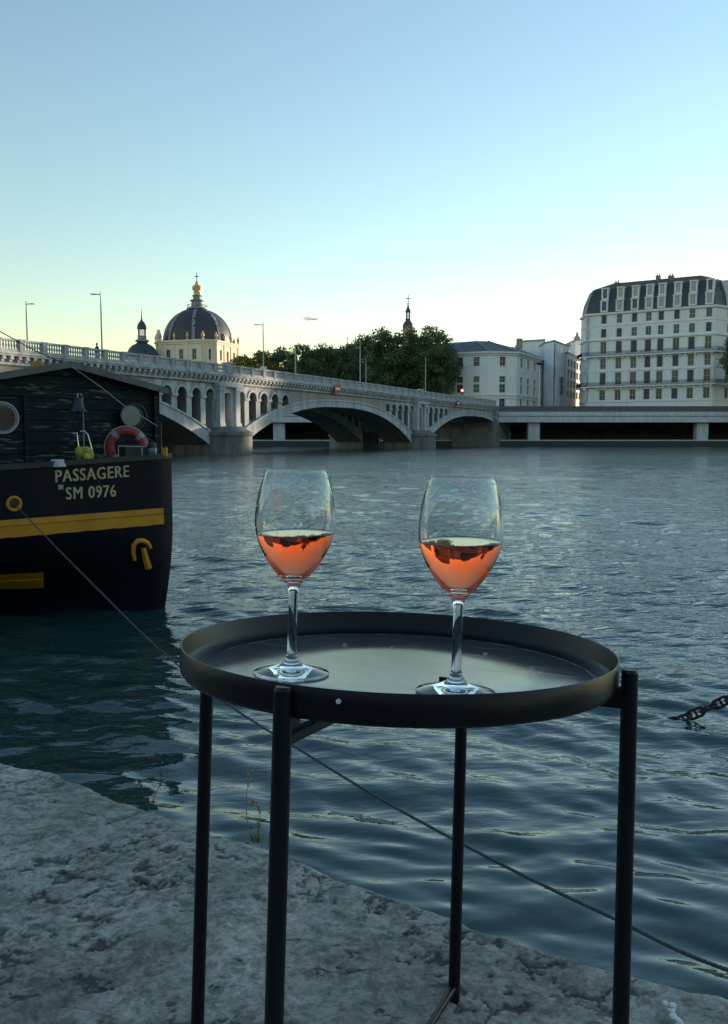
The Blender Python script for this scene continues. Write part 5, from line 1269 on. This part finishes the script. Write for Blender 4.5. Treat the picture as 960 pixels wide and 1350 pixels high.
# white hole in the rim in front
def on_tray(px, py, h_=.0012):
    Mi = (TMx @ Matrix.Translation((0, 0, tz-rh))).inverted(); o = Mi @ Vector((0, 0, H)); r = Mi.to_3x3() @ ray(px, py); t = (h_-o.z)/r.z; return o+r*t
Mi = (TMx @ Matrix.Translation((0, 0, tz-rh))).inverted(); o_ = Mi @ Vector((0, 0, H)); r_ = Mi.to_3x3() @ ray(446.5, 924.5)
A_ = r_.x**2+r_.y**2; B_ = 2*(o_.x*r_.x+o_.y*r_.y); C_ = o_.x**2+o_.y**2-RT**2; t_ = (-B_-math.sqrt(max(0, B_*B_-4*A_*C_)))/(2*A_); hp_ = o_+r_*t_; nn_ = Vector((hp_.x, hp_.y, 0)).normalized()
a = MB(); a.tube([hp_-nn_*.001, hp_+nn_*.0008], .0021, 20); a.build('rivet', mat('white_rivet', (.8, .8, .8), .4), tray)
# glass material
gm = bpy.data.materials.new('clear_glass'); gm.use_nodes = True; n = gm.node_tree.nodes; n.remove(n['Principled BSDF']); g_ = n.new('ShaderNodeBsdfGlass'); g_.inputs['IOR'].default_value = 1.5; g_.inputs['Roughness'].default_value = 0; g_.inputs['Color'].default_value = (.97, .985, .99, 1); gm.node_tree.links.new(g_.outputs[0], n['Material Output'].inputs[0])
wm = bpy.data.materials.new('rose_wine'); wm.use_nodes = True; n = wm.node_tree.nodes; n.remove(n['Principled BSDF']); g_ = n.new('ShaderNodeBsdfGlass'); g_.inputs['IOR'].default_value = 1.345; g_.inputs['Roughness'].default_value = 0; wm.node_tree.links.new(g_.outputs[0], n['Material Output'].inputs[0])
va = n.new('ShaderNodeVolumeAbsorption'); va.inputs['Color'].default_value = (1, .39, .03, 1); va.inputs['Density'].default_value = 53; wm.node_tree.links.new(va.outputs[0], n['Material Output'].inputs['Volume'])
dm_ = bpy.data.materials.new('water_drop'); dm_.use_nodes = True; n = dm_.node_tree.nodes; n.remove(n['Principled BSDF']); g_ = n.new('ShaderNodeBsdfGlass'); g_.inputs['IOR'].default_value = 1.33; g_.inputs['Roughness'].default_value = 0; dm_.node_tree.links.new(g_.outputs[0], n['Material Output'].inputs[0])
HG = .1985
# outer profile (radius, height) in metres
OUT = [(.0362, .0006), (.0368, .0014), (.0357, .0024), (.028, .0044), (.020, .0066), (.012, .0095), (.0075, .0135), (.0052, .019), (.0046, .026), (.0045, .045), (.0044, .070), (.0047, .080), (.0060, .0855), (.0095, .0905), (.0156, .0965), (.0222, .1045), (.0288, .1145), (.0338, .1245), (.0371, .1345), (.0389, .1445), (.0391, .1530), (.0381, .1640), (.0360, .1760), (.0328, .1880), (.0292, HG)]
def spline(P, n_):
    P = [Vector((p[0], p[1], 0)) for p in P]; out = []
    for i in range(len(P)-1):
        p0, p1, p2, p3 = P[max(i-1, 0)], P[i], P[i+1], P[min(i+2, len(P)-1)]
        for k in range(n_):
            t = k/n_; v = .5*((2*p1)+(p2-p0)*t+(2*p0-5*p1+4*p2-p3)*t*t+(3*p1-p0-3*p2+p3)*t**3); out.append((v.x, v.y))
    out.append((P[-1].x, P[-1].y)); return out
outp = spline(OUT, 4); bowl = [(r, z) for r, z in outp if z > .088]
INB = [(0.0, .0935), (.0035, .0938), (.0075, .0958)]+[(r-.00125, z+.0006) for r, z in bowl if z > .0965 and z < HG-.001]
inner = INB
def inner_r(z):
    for (r0, z0), (r1, z1) in zip(inner[:-1], inner[1:]):
        if z0 <= z <= z1 and z1 > z0: return r0+(r1-r0)*(z-z0)/(z1-z0)
    return inner[-1][0]
def wine_glass(px, py, label, fill_z, seed, scale=1., dtilt=(0, 0)):
    lp = on_tray(px, py); g = bpy.data.objects.new('wine_glass', None); COL.objects.link(g)
    MW = TMx @ Matrix.Translation((0, 0, tz-rh)) @ Matrix.Translation(lp) @ Matrix.Rotation(-ph, 4, 'Z') @ Matrix.Scale(scale, 4); g.matrix_world = MW
    tag(g, label, 'wine glass', 'glasses of rosé on the tray')
    full = [(0, .0022), (.008, .0020), (.020, .0010), (.030, .0003)]+outp+[(.0288, HG+.0004), (.0283, HG+.0001)]+inner[::-1]
    a = MB(); a.lathe(full, 96); go = a.build('bowl_and_stem', gm, g, smooth=70)
    # wine with a level surface although the glass leans
    up = MW.to_3x3().normalized().inverted() @ Vector((0, 0, 1)); sx, sy = -up.x/up.z, -up.y/up.z
    n_, rws = 96, 26; a = MB(); base_z = inner[0][1]-.0001; ov = .00025
    rings = []
    for i in range(rws+1):
        ring = []
        for k in range(n_):
            t = 2*PI*k/n_; zt_ = fill_z
            for _ in range(6): rr = inner_r(zt_)+ov; zt_ = fill_z+rr*(math.cos(t)*sx+math.sin(t)*sy)
            f_ = (i/rws)**1.0; z = base_z+(zt_-base_z)*f_; rr = inner_r(z)+ov if i else 0.0008
            ring.append((rr*math.cos(t), rr*math.sin(t), z))
        rings.append(ring)
    # meniscus and surface
    for fr, dz_ in ((.985, -.0004), (.95, -.0007), (.7, -.0008), (.3, -.0008)):
        ring = []
        for k in range(n_):
            x, y, z = rings[rws][k]; ring.append((x*fr, y*fr, fill_z+(z-fill_z)*fr+dz_))
        rings.append(ring)
    for rg_ in rings: a.v += rg_
    for i in range(len(rings)-1):
        for k in range(n_): a.f.append((i*n_+k, i*n_+(k+1) % n_, (i+1)*n_+(k+1) % n_, (i+1)*n_+k)); a.m.append(0)
    a.f.append(tuple(range(n_))[::-1]); a.m.append(0); e_ = (len(rings)-1)*n_; a.f.append(tuple(e_+k for k in range(n_))); a.m.append(0)
    a.build('wine', wm, g, smooth=60)
    rg = np.random.default_rng(seed); a = MB()
    def orad(z):
        for (r0, z0), (r1, z1) in zip(bowl[:-1], bowl[1:]):
            if z0 <= z <= z1: return r0+(r1-r0)*(z-z0)/(z1-z0)
        return bowl[-1][0]
    for i in range(70):
        z = HG-.003-abs(rg.normal())*.020; t = rg.uniform(0, 2*PI); r0 = rg.uniform(.0003, .0009)
        if z < fill_z+.004: z = rg.uniform(fill_z+.005, HG-.006)
        rr = orad(z)+r0*.2; a.ball((rr*math.cos(t), rr*math.sin(t), z), r0, (1, 1, rg.uniform(.8, 1.5)), 8, 6)
    for i in range(5):       # short runs where drops have slid
        z = HG-.006-rg.uniform(0, .02); t = -PI/2+rg.uniform(-.9, .9)
        for k in range(7): t += rg.uniform(-.04, .05); rr = orad(z); a.ball((rr*math.cos(t), rr*math.sin(t), z), rg.uniform(.0003, .0006), (1, 1, 1), 8, 5); z += rg.uniform(-.0008, .0006)
    a.build('water_droplets', dm_, g, smooth=True, fix=False)
wine_glass(384, 888.5, 'left glass of rosé wine, smaller and further back on the tray', .1375, 4, 1.02)
wine_glass(600.5, 913.5, 'right glass of rosé wine, nearer the front rim of the tray', .1400, 9, 1.0)
# water drops and crumb on the tray
for i, (px, py) in enumerate(((455, 849), (518, 853), (700, 880), (640, 861))):
    lp = on_tray(px, py); a = MB(); rg = np.random.default_rng(i); 
    a.ball((0, 0, 0), .0022, (1.5, 1, .35), 16, 8); o = a.build('water_drop', dm_, smooth=True); o.matrix_world = TMx @ Matrix.Translation((0, 0, tz-rh)) @ Matrix.Translation((lp.x, lp.y, .0014))
    tag(o, ('tiny water drop on the tray right of the left stem', 'flat water drop near the middle of the tray', 'flat drop on the tray far right of the right glass', 'drop on the tray just right of the right stem')[i], 'water drop')
lp = on_tray(585, 903); a = MB(); a.box((0, 0, .004), (.009, .004, .007)); a.tube([(-.004, 0, .0), (.005, 0, .0)], .0018, 8); o = a.build('tray_clip', M['blackmetal'], bevel=.0006); o.matrix_world = TMx @ Matrix.Translation((0, 0, tz-rh)) @ Matrix.Translation((lp.x, lp.y, .0014)); tag(o, 'tiny dark clip on the tray behind the foot of the right glass', 'clip')

# ---------------------------------------------------------------- weeds, pebble, splash on the quay
M['straw'] = mat('dry_stem', (.24, .22, .10), .8, .3, 60); M['bud'] = mat('pale_seed_head', (.42, .36, .18), .8, .3, 80); M['green'] = mat('weed_leaf', (.10, .14, .04), .7, .3, 60); M['reddry'] = mat('reddish_dry_stem', (.16, .07, .05), .8, .3, 60)
def weed(base_px, tips, label, stemm, budm, nb=9, leaves=True, seed=0):
    b0 = G(*base_px, QZ); K = b0.y; t = thing('weed', b0, label, 'weed'); rg = np.random.default_rng(seed)
    for ti, path in enumerate(tips):
        P = [at(x, y, K+.01*ti)-b0 for x, y in path]; P = smoothpath(P, 5); a = MB(); a.tube(P, [.0009*(1-.5*i/len(P)) for i in range(len(P))], 6); a.build('stem', stemm, t, smooth=60)
        a = MB(); tot = len(P)
        for i in range(nb*4):
            k = int(tot*(.35+.65*rg.uniform()**.6)); k = min(k, tot-1); p = P[k]; cl_ = (k//4) % 2
            if cl_ and k < tot-3: continue
            d = Vector(rg.normal(size=3)); d.normalize(); q = p+d*rg.uniform(.001, .006); a.ball(q, rg.uniform(.0007, .0017), (1, 1, 1.8), 6, 5); a.tube([p, q], .0003, 4)
        if a.v: a.build('seed_head', budm, t, smooth=60)
    if leaves:
        a = MB()
        for i in range(8):
            d = Vector((rg.uniform(-1, 1), rg.uniform(-1, 1), rg.uniform(.6, 2))).normalized(); L_ = rg.uniform(.012, .03); w_ = .0022; s_ = d.cross(Vector((0, 1, .2))).normalized(); o_ = Vector((rg.uniform(-.012, .012), 0, 0))
            a.add([o_, o_+d*L_*.5+s_*w_, o_+d*L_, o_+d*L_*.5-s_*w_], [(0, 1, 2, 3)])
        a.build('leaf', M['green'], t)
weed((335, 1113), [[(335, 1113), (328, 1092), (325, 1070), (326, 1040), (331, 1012)], [(335, 1105), (343, 1085), (340, 1062), (332, 1058)], [(345, 1118), (346, 1100), (341, 1086)], [(352, 1120), (356, 1095), (357, 1058)]], 'pale dry weed with seed heads sprouting from the quay edge between the front legs', M['straw'], M['bud'], 12, True, 2)
weed((196, 1066), [[(196, 1066), (190, 1050), (184, 1030)], [(197, 1066), (206, 1045), (213, 1030), (211, 1018)], [(199, 1066), (203, 1052), (200, 1044)]], 'small reddish dry weed on the quay edge left of the table', M['reddry'], M['reddry'], 5, False, 5)
p = G(201, 1153, QZ); a = MB(); a.ball((0, 0, .004), .009, (1.2, 1, .8), 16, 10)
a.v = [(x*(1+.1*math.sin(9*z*100+x*300)), y, z) for x, y, z in a.v]; o = a.build('pebble', mat('grey_pebble', (.22, .21, .20), .8, .2, 90), smooth=True); o.location = p; tag(o, 'small grey pebble lying at the end of a groove in the quay stone', 'pebble')
p = G(889, 1338, QZ+.012); a = MB(); rg = np.random.default_rng(8)
for i in range(14): a.ball((rg.normal()*.003, (i-7)*.0035, rg.uniform(-.001, .001)), rg.uniform(.002, .005), (1, 1.3, .35), 8, 5)
o = a.build('bird_dropping', mat('chalk_white', (.7, .7, .68), .8, .1, 90), smooth=True, fix=False); o.location = p; tag(o, 'white splash of bird dropping on the stone at the bottom right', 'dropping')
